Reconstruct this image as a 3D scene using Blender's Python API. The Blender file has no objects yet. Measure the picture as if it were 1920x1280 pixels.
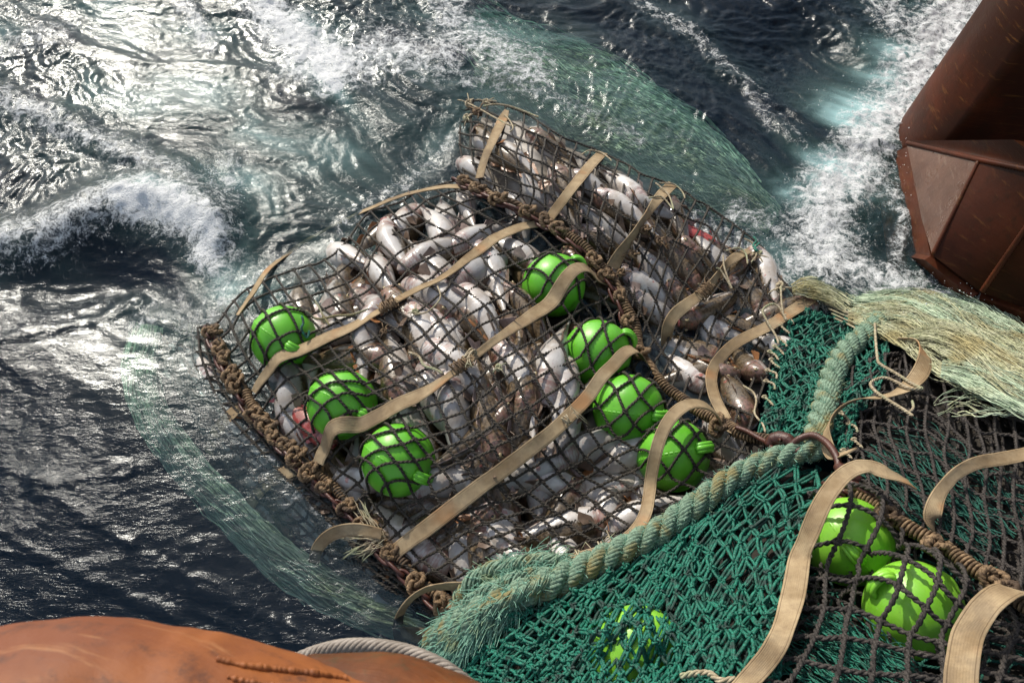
import bpy, math, random
import numpy as np
from mathutils import Vector, Matrix

random.seed(7); rng = np.random.default_rng(7)
SC = bpy.context.scene; COL = SC.collection
R = math.radians
# ------------------------------------------------------------------ camera
CH, PITCH, F = 3.1, R(55), 1663.0
cam_d = bpy.data.cameras.new('camera'); cam = bpy.data.objects.new('camera', cam_d); COL.objects.link(cam)
cam.location = (0, 0, CH); cam.rotation_euler = (R(90)-PITCH, 0, 0)
cam_d.sensor_width = 36; cam_d.lens = 36*F/1920; cam_d.clip_start = .05; cam_d.clip_end = 2000
cam_d.dof.use_dof = True; cam_d.dof.focus_distance = 3.3; cam_d.dof.aperture_fstop = 6.3
SC.camera = cam
# ------------------------------------------------------------------ light
SUN_AZ, SUN_EL = R(-29), R(37)       # azimuth measured from +Y towards +X
sv = Vector((math.sin(SUN_AZ)*math.cos(SUN_EL), math.cos(SUN_AZ)*math.cos(SUN_EL), math.sin(SUN_EL)))
sd = bpy.data.lights.new('sun', 'SUN'); sd.energy = 3.8; sd.angle = R(.6); sd.color = (1, .92, .80)
so = bpy.data.objects.new('sun', sd); COL.objects.link(so); so.rotation_euler = sv.to_track_quat('Z', 'Y').to_euler()
world = bpy.data.worlds.new('World'); SC.world = world; world.use_nodes = True
nt = world.node_tree; nt.nodes.clear()
N = nt.nodes.new; LK = nt.links.new
wo = N('ShaderNodeOutputWorld'); bg = N('ShaderNodeBackground'); sky = N('ShaderNodeTexSky')
sky.sky_type = 'NISHITA'; sky.sun_disc = False; sky.sun_elevation = SUN_EL; sky.sun_rotation = SUN_AZ
sky.air_density = 1.0; sky.dust_density = 1.5
tc = N('ShaderNodeTexCoord'); cn = N('ShaderNodeTexNoise'); cn.inputs['Scale'].default_value = 5.5; cn.inputs['Detail'].default_value = 6
cr = N('ShaderNodeValToRGB'); cr.color_ramp.elements[0].position = .52; cr.color_ramp.elements[1].position = .62
mp = N('ShaderNodeMapping'); mp.inputs['Scale'].default_value = (1, 1, 2.2)
mx = N('ShaderNodeMix'); mx.data_type = 'RGBA'
mx.inputs[7].default_value = (8.5, 8.7, 9.0, 1)
LK(tc.outputs['Generated'], mp.inputs['Vector']); LK(mp.outputs['Vector'], cn.inputs['Vector']); LK(cn.outputs['Fac'], cr.inputs['Fac'])
LK(cr.outputs['Color'], mx.inputs[0]); LK(sky.outputs['Color'], mx.inputs[6]); 
# bright thin cloud round the sun
dt = N('ShaderNodeVectorMath'); dt.operation = 'DOT_PRODUCT'; dt.inputs[1].default_value = sv; LK(tc.outputs['Generated'], dt.inputs[0])
def MT(op, a, b):
    m_ = N('ShaderNodeMath'); m_.operation = op
    for i_, v_ in enumerate((a, b)):
        if hasattr(v_, 'links'): LK(v_, m_.inputs[i_])
        else: m_.inputs[i_].default_value = v_
    return m_.outputs[0]
cn2 = N('ShaderNodeTexNoise'); cn2.inputs['Scale'].default_value = 4.5; cn2.inputs['Detail'].default_value = 5; LK(mp.outputs['Vector'], cn2.inputs['Vector'])
gl_ = MT('MULTIPLY', MT('POWER', MT('MAXIMUM', dt.outputs['Value'], 0.), 7.), MT('ADD', .35, MT('MULTIPLY', cn2.outputs['Fac'], 1.3)))
gv = N('ShaderNodeVectorMath'); gv.operation = 'SCALE'; gv.inputs[0].default_value = (1, .97, .93); LK(MT('MULTIPLY', gl_, 7.), gv.inputs['Scale'])
ga = N('ShaderNodeVectorMath'); ga.operation = 'ADD'; LK(mx.outputs[2], ga.inputs[0]); LK(gv.outputs[0], ga.inputs[1])
LK(ga.outputs[0], bg.inputs['Color'])
bg.inputs['Strength'].default_value = .105
LK(bg.outputs['Background'], wo.inputs['Surface'])
SC.view_settings.view_transform = 'Standard'; SC.view_settings.look = 'None'
SC.view_settings.exposure = 0.15; SC.view_settings.gamma = 1

# ------------------------------------------------------------------ picture point at a given height -> world point
cp, sp = math.cos(PITCH), math.sin(PITCH)
def W(px, py, z):
    px = np.asarray(px, float); py = np.asarray(py, float); z = np.asarray(z, float)
    a = (px-960)/F; b = (640-py)/F
    dy = cp + b*sp; dz = -sp + b*cp
    t = (z-CH)/dz
    return np.stack([a*t, dy*t, CH+dz*t], -1)
def pix(P):
    P = np.asarray(P, float); x = P[..., 0]; y = P[..., 1]; z = P[..., 2]-CH
    f = y*cp - z*sp; u = y*sp + z*cp
    return np.stack([960+F*x/f, 640-F*u/f], -1)
# height of the net bag: smooth surface through measured points
CTRL = np.array([
 (400,610,.03),(480,735,.06),(560,850,.06),(720,1010,.07),(870,1150,.14),(470,530,.02),(560,490,.015),(640,450,.02),(700,395,.03),(790,370,.08),(870,340,.06),
 (560,620,.17),(700,550,.21),(850,450,.23),(700,700,.28),(850,700,.34),(960,560,.28),(800,880,.26),(1000,800,.32),(1000,950,.22),(880,1050,.17),(1150,880,.18),
 (1010,410,.13),(1130,500,.12),(1190,640,.07),(1260,740,.10),(1400,820,.25),(1100,650,.22),(1200,780,.22),
 (1000,270,.23),(890,260,.11),(1100,350,.24),(1200,395,.2),(1300,460,.11),(1240,500,.14),(1380,540,.045),(1330,610,.045),(1270,680,.03),(1410,650,.04),(1470,590,.06),
 (880,180,.03),(1000,205,.0),(1120,280,.02),(1270,350,.02),(1400,440,.0),(1480,530,.04),
 (800,150,-.18),(950,130,-.14),(1150,200,-.16),(1300,290,-.15),(1450,400,-.12),(950,20,-.4),(1200,80,-.45),(1420,250,-.5),(1600,350,-.6),
 (340,600,-.09),(400,740,-.02),(500,860,-.02),(560,930,-.02),(650,1020,-.02),(340,740,-.07),(420,870,-.07),(520,980,-.07),(620,1065,-.06),(730,1135,-.06),(220,740,-.3),(340,960,-.35),(540,1140,-.3),(760,1190,-.2),
 (400,480,-.2),(550,380,-.25),(700,280,-.25),(850,200,-.1),
 (1530,830,.36),(1300,1000,.34),(1100,1110,.32),(930,1210,.28),(1200,1250,.62),(1500,1000,.5),(1700,800,.46),(1900,800,.5),(1700,1140,.68),(1900,1280,.85),(1500,1280,.78),
 (1900,960,.62),(1600,650,.18),(1750,650,.2),(1920,720,.35),(1560,560,-.03),(1750,570,.0),(1920,640,.1),(1000,1290,.45),(2100,1300,.95),(2100,900,.7),(1450,760,.2)], float)
def _k(r2): return np.where(r2 > 0, r2*np.log(r2+1e-12), 0)
_c = CTRL[:, :2]/500.; n_ = len(_c)
_A = np.zeros((n_+3, n_+3)); _A[:n_, :n_] = _k(((_c[:, None]-_c[None])**2).sum(-1)) + np.eye(n_)*.004
_A[:n_, n_] = 1; _A[:n_, n_+1:] = _c; _A[n_:, :n_] = _A[:n_, n_:].T
_w = np.linalg.solve(_A, np.concatenate([CTRL[:, 2], np.zeros(3)]))
GX0, GY0, GS = -240, -240, 8
_gx = np.arange(GX0, 2200, GS); _gy = np.arange(GY0, 1560, GS)
_X, _Y = np.meshgrid(_gx/500., _gy/500.); _Z = _w[n_] + _w[n_+1]*_X + _w[n_+2]*_Y
for i in range(n_): _Z += _w[i]*_k((_X-_c[i, 0])**2+(_Y-_c[i, 1])**2)
def Z(px, py):
    fx = np.clip((np.asarray(px, float)-GX0)/GS, 0, len(_gx)-1.001); fy = np.clip((np.asarray(py, float)-GY0)/GS, 0, len(_gy)-1.001)
    ix = fx.astype(int); iy = fy.astype(int); a = fx-ix; b = fy-iy
    return (_Z[iy, ix]*(1-a)+_Z[iy, ix+1]*a)*(1-b)+(_Z[iy+1, ix]*(1-a)+_Z[iy+1, ix+1]*a)*b
FLOATS = [(532,634),(642,758),(747,862),(1038,535),(1120,662),(1178,768),(1262,853),(1592,1015),(1712,1142),(1195,1225)]
FR = .135
FC = []
for q, (fx, fy) in enumerate(FLOATS):
    zf = float(Z(fx, fy)) - (.045 if q < 7 else .06 if q < 9 else .08)
    FC.append(W(fx, fy, zf))
FC = np.array(FC)
def S(px, py, lift=0., bulge=True, gap=.008):
    P = W(px, py, Z(px, py)+lift)
    if bulge:
        for c in FC[:9]:
            d2 = (P[..., 0]-c[0])**2+(P[..., 1]-c[1])**2; rr = (FR+gap+max(0, float(np.max(lift))))
            cap = c[2]+np.sqrt(np.maximum(rr*rr-d2, 0))
            P[..., 2] = np.where(d2 < rr*rr, np.maximum(P[..., 2], cap), P[..., 2])
    return P
def normal(px, py):
    a = W(px+3, py, Z(px+3, py))-W(px-3, py, Z(px-3, py)); b = W(px, py-3, Z(px, py-3))-W(px, py+3, Z(px, py+3))
    n = np.cross(a, b); return n/np.linalg.norm(n, axis=-1, keepdims=True)

# ------------------------------------------------------------------ numpy noise
def _hash(ix, iy, seed):
    h = (ix.astype(np.int64)*374761393 + iy.astype(np.int64)*668265263 + seed*974634777) & 0xffffffff
    h = ((h ^ (h >> 13))*1274126177) & 0xffffffff
    return ((h ^ (h >> 16)) & 0xffff)/65535.
def perlin(x, y, seed=0):
    ix = np.floor(x); iy = np.floor(y); fx = x-ix; fy = y-iy
    u = fx*fx*fx*(fx*(fx*6-15)+10); v = fy*fy*fy*(fy*(fy*6-15)+10)
    def g(a, b):
        t = _hash(ix+a, iy+b, seed)*2*math.pi
        return np.cos(t)*(fx-a)+np.sin(t)*(fy-b)
    return ((g(0,0)*(1-u)+g(1,0)*u)*(1-v)+(g(0,1)*(1-u)+g(1,1)*u)*v)*1.5
def fbm(x, y, o=4, seed=0, g=.5):
    s = 0; a = 1
    for k in range(o): s = s+a*perlin(x*2**k, y*2**k, seed+k*17); a *= g
    return s
def ridge(x, y, o=4, seed=0, g=.5):
    s = 0; a = 1
    for k in range(o): s = s+a*(1-2*np.abs(perlin(x*2**k, y*2**k, seed+k*13))); a *= g
    return s

# ------------------------------------------------------------------ mesh helpers
class MB:
    def __init__(s): s.v = []; s.f = []; s.n = 0; s.att = []; s.uv = []
    def grid(s, P, closeu=False, att=None, uv=None):
        """P: rows x cols x 3 -> quads; closeu joins last column to first"""
        r, c = P.shape[:2]; base = s.n; s.v.append(P.reshape(-1, 3)); s.n += r*c
        i = np.arange(r-1)[:, None]; j = np.arange(c if closeu else c-1)[None]; j2 = (j+1) % c
        q = np.stack([i*c+j, i*c+j2, (i+1)*c+j2, (i+1)*c+j], -1).reshape(-1, 4)+base
        s.f.append(q); s.att.append(np.zeros(r*c) if att is None else np.broadcast_to(att, (r, c)).reshape(-1))
        s.uv.append(np.zeros((r*c, 2)) if uv is None else uv.reshape(-1, 2))
    def poly(s, V, faces, att=0.):
        V = np.asarray(V, float); base = s.n; s.v.append(V); s.n += len(V)
        for f in faces: s.f.append(np.array([f])+base)
        s.att.append(np.full(len(V), float(att))); s.uv.append(np.zeros((len(V), 2)))
    def build(s, name, mat, parent=None, smooth=True, attname=None, uv=False, mats=None):
        me = bpy.data.meshes.new(name)
        V = np.concatenate(s.v).astype(np.float32)
        L = np.concatenate([q.reshape(-1) for q in s.f]).astype(np.int32)
        T = np.concatenate([np.full(len(q), q.shape[1]) for q in s.f]).astype(np.int32)
        me.vertices.add(len(V)); me.vertices.foreach_set('co', V.reshape(-1))
        me.loops.add(len(L)); me.loops.foreach_set('vertex_index', L)
        me.polygons.add(len(T)); st = np.zeros(len(T), np.int32); st[1:] = np.cumsum(T)[:-1]
        me.polygons.foreach_set('loop_start', st)
        me.update(calc_edges=True); me.validate()
        if smooth: me.polygons.foreach_set('use_smooth', np.ones(len(me.polygons), bool))
        if attname:
            a = me.attributes.new(attname, 'FLOAT', 'POINT'); a.data.foreach_set('value', np.concatenate(s.att).astype(np.float32))
        if uv:
            ul = me.uv_layers.new(name='UVMap'); ul.data.foreach_set('uv', np.concatenate(s.uv)[L].astype(np.float32).reshape(-1))
        for m in (mats or [mat]): me.materials.append(m)
        o = bpy.data.objects.new(name, me); COL.objects.link(o)
        if parent:
            o.parent = parent
        return o
def frames(P, ref=None):
    T = np.gradient(P, axis=0); T /= np.linalg.norm(T, axis=1, keepdims=True)+1e-12
    if ref is not None:
        A = np.cross(T, ref); A /= np.linalg.norm(A, axis=1, keepdims=True)+1e-12
        return T, A, np.cross(A, T)
    a = np.cross(T[0], (0, 0, 1.)); 
    if np.linalg.norm(a) < .1: a = np.cross(T[0], (1., 0, 0))
    a /= np.linalg.norm(a); A = np.zeros_like(P)
    for i in range(len(P)):
        a = a-T[i]*np.dot(a, T[i]); a = a/(np.linalg.norm(a)+1e-12); A[i] = a
    return T, A, np.cross(A, T)
UPV = np.array([0.05, 0.03, 1.])
def tube(mb, P, r, k=6, ref=None, closed=False, att=0., cap=True):
    P = np.asarray(P, float)
    T, A, B = frames(P, ref)
    th = np.arange(k)/k*2*math.pi
    r = np.broadcast_to(np.asarray(r, float), (len(P),)).copy()
    if closed:
        P = np.vstack([P, P[:1]]); A = np.vstack([A, A[:1]]); B = np.vstack([B, B[:1]]); r = np.append(r, r[0])
    elif cap: r[0] *= .05; r[-1] *= .05; P = P.copy()
    G = P[:, None]+r[:, None, None]*(np.cos(th)[None, :, None]*A[:, None]+np.sin(th)[None, :, None]*B[:, None])
    mb.grid(G, closeu=True, att=att if np.isscalar(att) else np.asarray(att)[:, None])
def twist(mb, P, n, off, r, pitch, k=5, ref=UPV, att=0., wob=0, taper=None, ph0=0.):
    """n strands laid round the path P"""
    L = np.concatenate([[0], np.cumsum(np.linalg.norm(np.diff(P, axis=0), axis=1))])
    T, A, B = frames(P, ref)
    tp = 1 if taper is None else taper[:, None]
    for s in range(n):
        ph = ph0+L/pitch*2*math.pi+s*2*math.pi/n
        o = off*(np.cos(ph)[:, None]*A+np.sin(ph)[:, None]*B)*tp
        rr = r*(np.ones(len(P)) if taper is None else taper)
        if wob: rr = rr*(1+wob*(rng.random(len(P))-.5))
        tube(mb, P+o, rr, k, ref, att=att)
def cat(pts, step, closed=False):
    """Catmull-Rom through points (any dimension), spaced about step"""
    if not isinstance(pts, np.ndarray): w_ = max(len(a) for a in pts); pts = [tuple(a)+(0,)*(w_-len(a)) for a in pts]
    p = np.asarray(pts, float)
    q = np.vstack([2*p[0]-p[1], p, 2*p[-1]-p[-2]])
    out = []
    for i in range(1, len(q)-2):
        n = max(2, int(np.linalg.norm((q[i+1]-q[i])[:2] if p.shape[1] > 2 else q[i+1]-q[i])/step))
        t = np.arange(n)[:, None]/n
        out.append(.5*((2*q[i])+(q[i+1]-q[i-1])*t+(2*q[i-1]-5*q[i]+4*q[i+1]-q[i+2])*t*t+(3*q[i]-q[i-1]-3*q[i+1]+q[i+2])*t**3))
    out.append(p[-1:]); return np.vstack(out)
def resample(P, n):
    L = np.concatenate([[0], np.cumsum(np.linalg.norm(np.diff(P[:, :2], axis=0), axis=1))]); t = np.linspace(0, L[-1], n)
    return np.stack([np.interp(t, L, P[:, k]) for k in range(P.shape[1])], -1)
def onnet(pts, step=4, lift=0., bulge=True):
    """world path over the net surface; pts are (px,py) or (px,py,extra lift)"""
    c = cat(pts, step); l = lift+(c[:, 2] if c.shape[1] > 2 else 0)
    return S(c[:, 0], c[:, 1], l, bulge)
def meta(o, label=None, cat_=None, group=None, kind=None):
    if label: o['label'] = label
    if cat_: o['category'] = cat_
    if group: o['group'] = group
    if kind: o['kind'] = kind
    return o
def empty(name, loc=(0, 0, 0), label=None, cat_=None, group=None):
    o = bpy.data.objects.new(name, None); COL.objects.link(o); o.location = loc; o.empty_display_size = .1
    return meta(o, label, cat_, group)

# ------------------------------------------------------------------ materials
class NT:
    def __init__(s, name):
        s.m = bpy.data.materials.new(name); s.m.use_nodes = True; s.t = s.m.node_tree; s.t.nodes.clear()
        s.out = s.t.nodes.new('ShaderNodeOutputMaterial')
    def n(s, typ, **kw):
        x = s.t.nodes.new('ShaderNode'+typ)
        for k, v in kw.items():
            if hasattr(x, k): setattr(x, k, v)
            else: x.inputs[k.replace('_', ' ')].default_value = v
        return x
    def l(s, a, b): s.t.links.new(a, b)
    def mix(s, f, a, b, mode='MIX'):
        x = s.t.nodes.new('ShaderNodeMix'); x.data_type = 'RGBA'; x.blend_type = mode
        for v, i in ((f, 0), (a, 6), (b, 7)):
            if hasattr(v, 'links'): s.l(v, x.inputs[i])
            elif i == 0: x.inputs[0].default_value = v
            else: x.inputs[i].default_value = (*v, 1) if len(v) == 3 else v
        return x.outputs[2]
    def math(s, op, a, b=0., clamp=False):
        x = s.t.nodes.new('ShaderNodeMath'); x.operation = op; x.use_clamp = clamp
        for v, i in ((a, 0), (b, 1)):
            if hasattr(v, 'links'): s.l(v, x.inputs[i])
            else: x.inputs[i].default_value = v
        return x.outputs[0]
    def ramp(s, f, lo, hi):
        x = s.t.nodes.new('ShaderNodeMapRange'); x.interpolation_type = 'SMOOTHSTEP'; s.l(f, x.inputs[0])
        for v_, i_ in ((lo, 1), (hi, 2)):
            if hasattr(v_, 'links'): s.l(v_, x.inputs[i_])
            else: x.inputs[i_].default_value = v_
        return x.outputs[0]
    def noise(s, scale, detail=3, rough=.5, vec=None, w=None):
        x = s.n('TexNoise', Scale=scale, Detail=detail, Roughness=rough)
        if vec is not None: s.l(vec, x.inputs['Vector'])
        return x.outputs['Fac']
    def obj(s): return s.n('TexCoord').outputs['Object']
    def pos(s): return s.n('NewGeometry').outputs['Position']
    def bump(s, h, strength, dist, nrm=None):
        b = s.n('Bump', Strength=strength, Distance=dist); s.l(h, b.inputs['Height'])
        if nrm is not None: s.l(nrm, b.inputs['Normal'])
        return b.outputs['Normal']
    def bsdf(s, col, rough=.5, nrm=None, **kw):
        b = s.n('BsdfPrincipled')
        for v, k in ((col, 'Base Color'), (rough, 'Roughness')):
            if hasattr(v, 'links'): s.l(v, b.inputs[k])
            else: b.inputs[k].default_value = (*v, 1) if isinstance(v, tuple) else v
        for k, v in kw.items(): b.inputs[k.replace('_', ' ')].default_value = v
        if nrm is not None: s.l(nrm, b.inputs['Normal'])
        return b
    def done(s, b): s.l(b.outputs[0], s.out.inputs['Surface']); return s.m
def fibre(name, a, b, c=None, sc=40, rough=.75, bumpd=.002, spec=.4, sc2=None, tone=False):
    t = NT(name); v = t.pos(); n1 = t.noise(sc, 4, .6, v); n2 = t.noise(sc*.15, 3, .5, v)
    col = t.mix(t.ramp(n1, .35, .68), a, b)
    if c: col = t.mix(t.ramp(n2, .48, .68), col, c)
    if tone:
        at = t.n('Attribute'); at.attribute_name = 'tone'; hv = t.n('HueSaturation'); t.l(col, hv.inputs['Color']); t.l(t.math('ADD', .45, t.math('MULTIPLY', at.outputs['Fac'], .75)), hv.inputs['Value']); col = hv.outputs[0]
    n3 = t.noise(sc2 or sc*8, 2, .5, v)
    return t.done(t.bsdf(col, rough, t.bump(n3, .7, bumpd), Specular_IOR_Level=spec))
M = {}
M['cord'] = fibre('dark_twine', (.013,.011,.009), (.095,.08,.06), (.024,.02,.018), sc=260, rough=.55, spec=.35)
M['cord_heavy'] = fibre('heavy_twine', (.022,.018,.016), (.10,.085,.075), (.02,.017,.016), sc=240, rough=.6)
M['green'] = fibre('green_twine', (.003,.07,.045), (.016,.25,.165), (.01,.035,.028), sc=150, rough=.45, spec=.5)
M['green_dark'] = fibre('green_twine_dark', (.0,.06,.045), (.02,.14,.1), (.01,.03,.025), sc=90, rough=.55)  # darker green for the netting layers underneath
M['rope'] = fibre('teal_rope', (.13,.2,.14), (.27,.4,.29), (.25,.22,.10), sc=90, rough=.85, bumpd=.003)
M['fuzz'] = fibre('teal_fibre', (.14,.34,.25), (.3,.52,.4), (.3,.35,.19), sc=60, rough=.8)
M['tanrope'] = fibre('brown_rope', (.09,.055,.028), (.30,.20,.11), (.07,.045,.028), sc=70, rough=.75, bumpd=.002)
M['twine'] = fibre('pale_twine', (.3,.24,.15), (.52,.45,.32), (.34,.36,.22), sc=80, rough=.8)
M['pale'] = fibre('pale_fibre', (.44,.46,.27), (.64,.64,.44), (.42,.36,.17), sc=30, rough=.7, tone=True)
M['pale2'] = fibre('pale_green_fibre', (.38,.50,.34), (.58,.68,.5), (.48,.44,.24), sc=30, rough=.7, tone=True)
M['sunk'] = fibre('sunk_fibre', (.55,.62,.42), (.8,.84,.62), (.5,.48,.26), sc=16, rough=.8, tone=True)
M['black'] = fibre('dark_filler', (.008,.007,.006), (.035,.028,.02), sc=30, rough=.8)  # near-black, stands in for the shade deep between fish and cords
M['silt'] = fibre('silted_filler', (.06,.048,.035), (.26,.22,.17), (.45,.42,.38), sc=24, rough=.5)
def m_strap():
    t = NT('tan_webbing'); uv = t.n('UVMap').outputs['UV']; v = t.pos()
    sx = t.n('SeparateXYZ'); t.l(uv, sx.inputs[0]); u = sx.outputs[0]; w = sx.outputs[1]
    n1 = t.noise(9, 4, .6, v); n2 = t.noise(26, 6, .75, v)
    col = t.mix(t.ramp(n1, .3, .7), (.25,.175,.095), (.43,.33,.2))
    col = t.mix(t.math('MULTIPLY', t.ramp(n2, .42, .8), .6), col, (.17,.115,.07))
    col = t.mix(t.math('MULTIPLY', t.ramp(t.noise(3.3, 5, .75, v), .5, .66), .5), col, (.17,.13,.09))
    col = t.mix(t.math('MULTIPLY', t.ramp(t.noise(5, 2, .5, v), .6, .72), .5), col, (.42,.2,.08))
    # seams near both edges, weave rows
    d = t.math('ABSOLUTE', t.math('SUBTRACT', t.math('ABSOLUTE', t.math('SUBTRACT', u, .5)), .39))
    seam = t.ramp(d, .03, .0)
    col = t.mix(t.math('MULTIPLY', seam, .55), col, (.09,.055,.03))
    wv = t.math('SINE', t.math('MULTIPLY', w, 1800.)); wu = t.math('SINE', t.math('MULTIPLY', u, 70.))
    hgt = t.math('ADD', t.math('MULTIPLY', t.math('ADD', wv, wu), .12), t.math('SUBTRACT', n2, seam))
    return t.done(t.bsdf(col, .8, t.bump(hgt, .6, .0025), Specular_IOR_Level=.25))
M['strap'] = m_strap()
def m_float(name, c1, c2):
    t = NT(name); v = t.obj()
    n = t.noise(11, 4, .6, v); n2 = t.noise(60, 4, .7, v)
    col = t.mix(t.ramp(n, .35, .7), c1, c2)
    mpn = t.n('Mapping'); mpn.inputs['Scale'].default_value = (6, 40, 18); t.l(v, mpn.inputs[0]); n4 = t.noise(3., 5, .75, mpn.outputs[0])
    col = t.mix(t.math('MULTIPLY', t.ramp(n4, .58, .7), .45), col, tuple(min(1, x*.6+.12) for x in c2))
    col = t.mix(t.math('MULTIPLY', t.ramp(n2, .6, .72), .4), col, (.16,.22,.06))
    rg = t.math('ADD', .22, t.math('MULTIPLY', n2, .3))
    b = t.bsdf(col, rg, t.bump(n2, .25, .002), Specular_IOR_Level=.5)
    b.inputs['Subsurface Weight'].default_value = .12; b.inputs['Subsurface Radius'].default_value = (.01,.03,.005)
    return t.done(b)
M['float'] = m_float('green_plastic', (.11,.43,.022), (.16,.52,.04))
M['float_lime'] = m_float('lime_plastic', (.19,.5,.03), (.26,.6,.05))
def m_rust(name, a, b, c, sc=4, rough=.55, stripes=None, spec=.5):
    t = NT(name); v = t.pos(); n1 = t.noise(sc, 6, .65, v); n2 = t.noise(sc*9, 5, .7, v); n3 = t.noise(sc*2.3, 3, .5, v)
    mpn = t.n('Mapping'); mpn.inputs['Scale'].default_value = (2, 6, 30); mpn.inputs['Rotation'].default_value = (.5, .2, .6); t.l(v, mpn.inputs[0])
    n4 = t.noise(sc*.8, 4, .7, mpn.outputs[0])
    col = t.mix(t.ramp(n1, .35, .65), a, b); col = t.mix(t.math('MULTIPLY', t.ramp(n2, .5, .72), .7), col, c)
    if stripes: col = t.mix(t.math('MULTIPLY', t.ramp(n4, .56, .72), .45), col, stripes)
    rg = t.math('ADD', rough-.15, t.math('MULTIPLY', n3, .35))
    return t.done(t.bsdf(col, rg, t.bump(t.math('ADD', n2, n4), .35, .004), Specular_IOR_Level=spec))
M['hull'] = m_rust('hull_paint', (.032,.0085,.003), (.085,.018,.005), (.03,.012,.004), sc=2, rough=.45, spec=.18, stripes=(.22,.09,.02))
M['hull_shade'] = m_rust('hull_shaded_paint', (.02,.006,.0025), (.05,.012,.004), (.02,.009,.003), sc=2, rough=.4, spec=.15, stripes=(.12,.05,.015))  # hull colour darkened to paint in the shade on the step faces
M['hull_red'] = m_rust('hull_red_paint', (.05,.014,.006), (.10,.026,.010), (.10,.04,.012), sc=3, rough=.4, spec=.2, stripes=(.2,.1,.035))
M['hull_wet_sheen'] = m_rust('wet_sheen_plate', (.08,.035,.02), (.14,.07,.045), (.05,.02,.01), sc=3, rough=.3, stripes=(.24,.18,.14))  # wet plate, its sky sheen put into a lighter colour
M['rust'] = m_rust('orange_rust', (.17,.043,.008), (.31,.095,.016), (.06,.018,.007), sc=2.2, rough=.65, stripes=(.42,.2,.08))
M['rust_dark'] = m_rust('dark_rust', (.09,.027,.007), (.22,.065,.012), (.05,.05,.022), sc=4, rough=.4, stripes=(.3,.13,.05))
M['iron'] = m_rust('brown_iron', (.05,.016,.012), (.09,.03,.02), (.12,.045,.025), sc=16, rough=.35)
M['wire'] = m_rust('steel_wire', (.2,.17,.14), (.32,.28,.24), (.12,.09,.07), sc=18, rough=.5)
def m_fish(name, back, back2, belly, pink):
    t = NT(name); v = t.obj(); at = t.n('Attribute'); at.attribute_name = 'belly'; a = at.outputs['Fac']
    oi = t.n('ObjectInfo').outputs['Random']
    vv = t.n('VectorMath'); vv.operation = 'ADD'; t.l(v, vv.inputs[0]); cmb = t.n('CombineXYZ'); t.l(t.math('MULTIPLY', oi, 30.), cmb.inputs[0]); t.l(cmb.outputs[0], vv.inputs[1]); v = vv.outputs[0]
    n1 = t.noise(90, 4, .65, v); n2 = t.noise(14, 3, .5, v)
    vo = t.n('TexVoronoi', Scale=95.); t.l(v, vo.inputs['Vector'])
    bk = t.mix(t.ramp(n1, .38, .62), back, back2)
    bk = t.mix(t.math('MULTIPLY', t.ramp(vo.outputs['Distance'], .35, .15), .5), bk, tuple(x*.5 for x in back))
    be = t.mix(t.ramp(n2, .38, .68), belly, tuple(x*y for x, y in zip(belly, (.72,.66,.6)))); be = t.mix(t.math('MULTIPLY', t.ramp(n1, .55, .75), .35), be, (.3,.25,.2))
    col = t.mix(t.ramp(t.math('ADD', a, t.math('ADD', t.math('MULTIPLY', t.math('SUBTRACT', n2, .5), .6), t.math('MULTIPLY', t.math('SUBTRACT', n1, .5), .5))), t.math('ADD', .3, t.math('MULTIPLY', oi, .3)), t.math('ADD', .55, t.math('MULTIPLY', oi, .3))), bk, be)
    ph = t.n('Attribute'); ph.attribute_name = 'head'
    col = t.mix(t.math('MULTIPLY', t.math('MULTIPLY', ph.outputs['Fac'], t.ramp(t.noise(38, 3, .6, v), .42, .64)), .55), col, pink)
    gl = t.n('Attribute'); gl.attribute_name = 'gill'
    col = t.mix(t.math('MULTIPLY', gl.outputs['Fac'], .8), col, (.16,.05,.04))
    cre = t.n('TexWave', Scale=26., Distortion=7., Detail=3.); t.l(v, cre.inputs['Vector'])
    col = t.mix(t.math('MULTIPLY', t.math('MULTIPLY', ph.outputs['Fac'], t.ramp(cre.outputs['Fac'], .75, .97)), .5), col, (.28,.12,.10))
    col = t.mix(t.math('MULTIPLY', t.ramp(t.noise(23, 2, .5, v), .68, .74), .6), col, (.42,.10,.08))
    hv = t.n('HueSaturation'); t.l(col, hv.inputs['Color']); t.l(t.math('ADD', .62, t.math('MULTIPLY', oi, .5)), hv.inputs['Value'])
    return t.done(t.bsdf(hv.outputs[0], .3, t.bump(t.math('ADD', n1, vo.outputs['Distance']), .25, .002), Specular_IOR_Level=.6, Coat_Weight=.3, Coat_Roughness=.12))
M['fish'] = m_fish('cod_skin', (.06,.04,.02), (.18,.13,.075), (.58,.56,.54), (.38,.2,.165))
M['redfish'] = m_fish('redfish_skin', (.45,.05,.05), (.55,.12,.10), (.6,.25,.22), (.5,.08,.06))
def simple(name, col, rough=.5, **k):
    t = NT(name); n = t.noise(60, 3, .6, t.obj()); return t.done(t.bsdf(t.mix(t.ramp(n, .3, .7), tuple(x*.65 for x in col), col), rough, t.bump(n, .3, .002), **k))
M['fin'] = simple('fin_skin', (.16,.11,.08), .35)
M['fin_pale'] = simple('pale_fin_skin', (.36,.27,.24), .35)
M['fin_orange'] = simple('orange_fin_skin', (.34,.15,.06), .35)
M['mouth'] = simple('mouth_flesh', (.62,.2,.2), .3)
M['eye'] = simple('fish_eye', (.02,.02,.02), .1)
M['iris'] = simple('fish_iris', (.45,.36,.2), .2)
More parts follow.
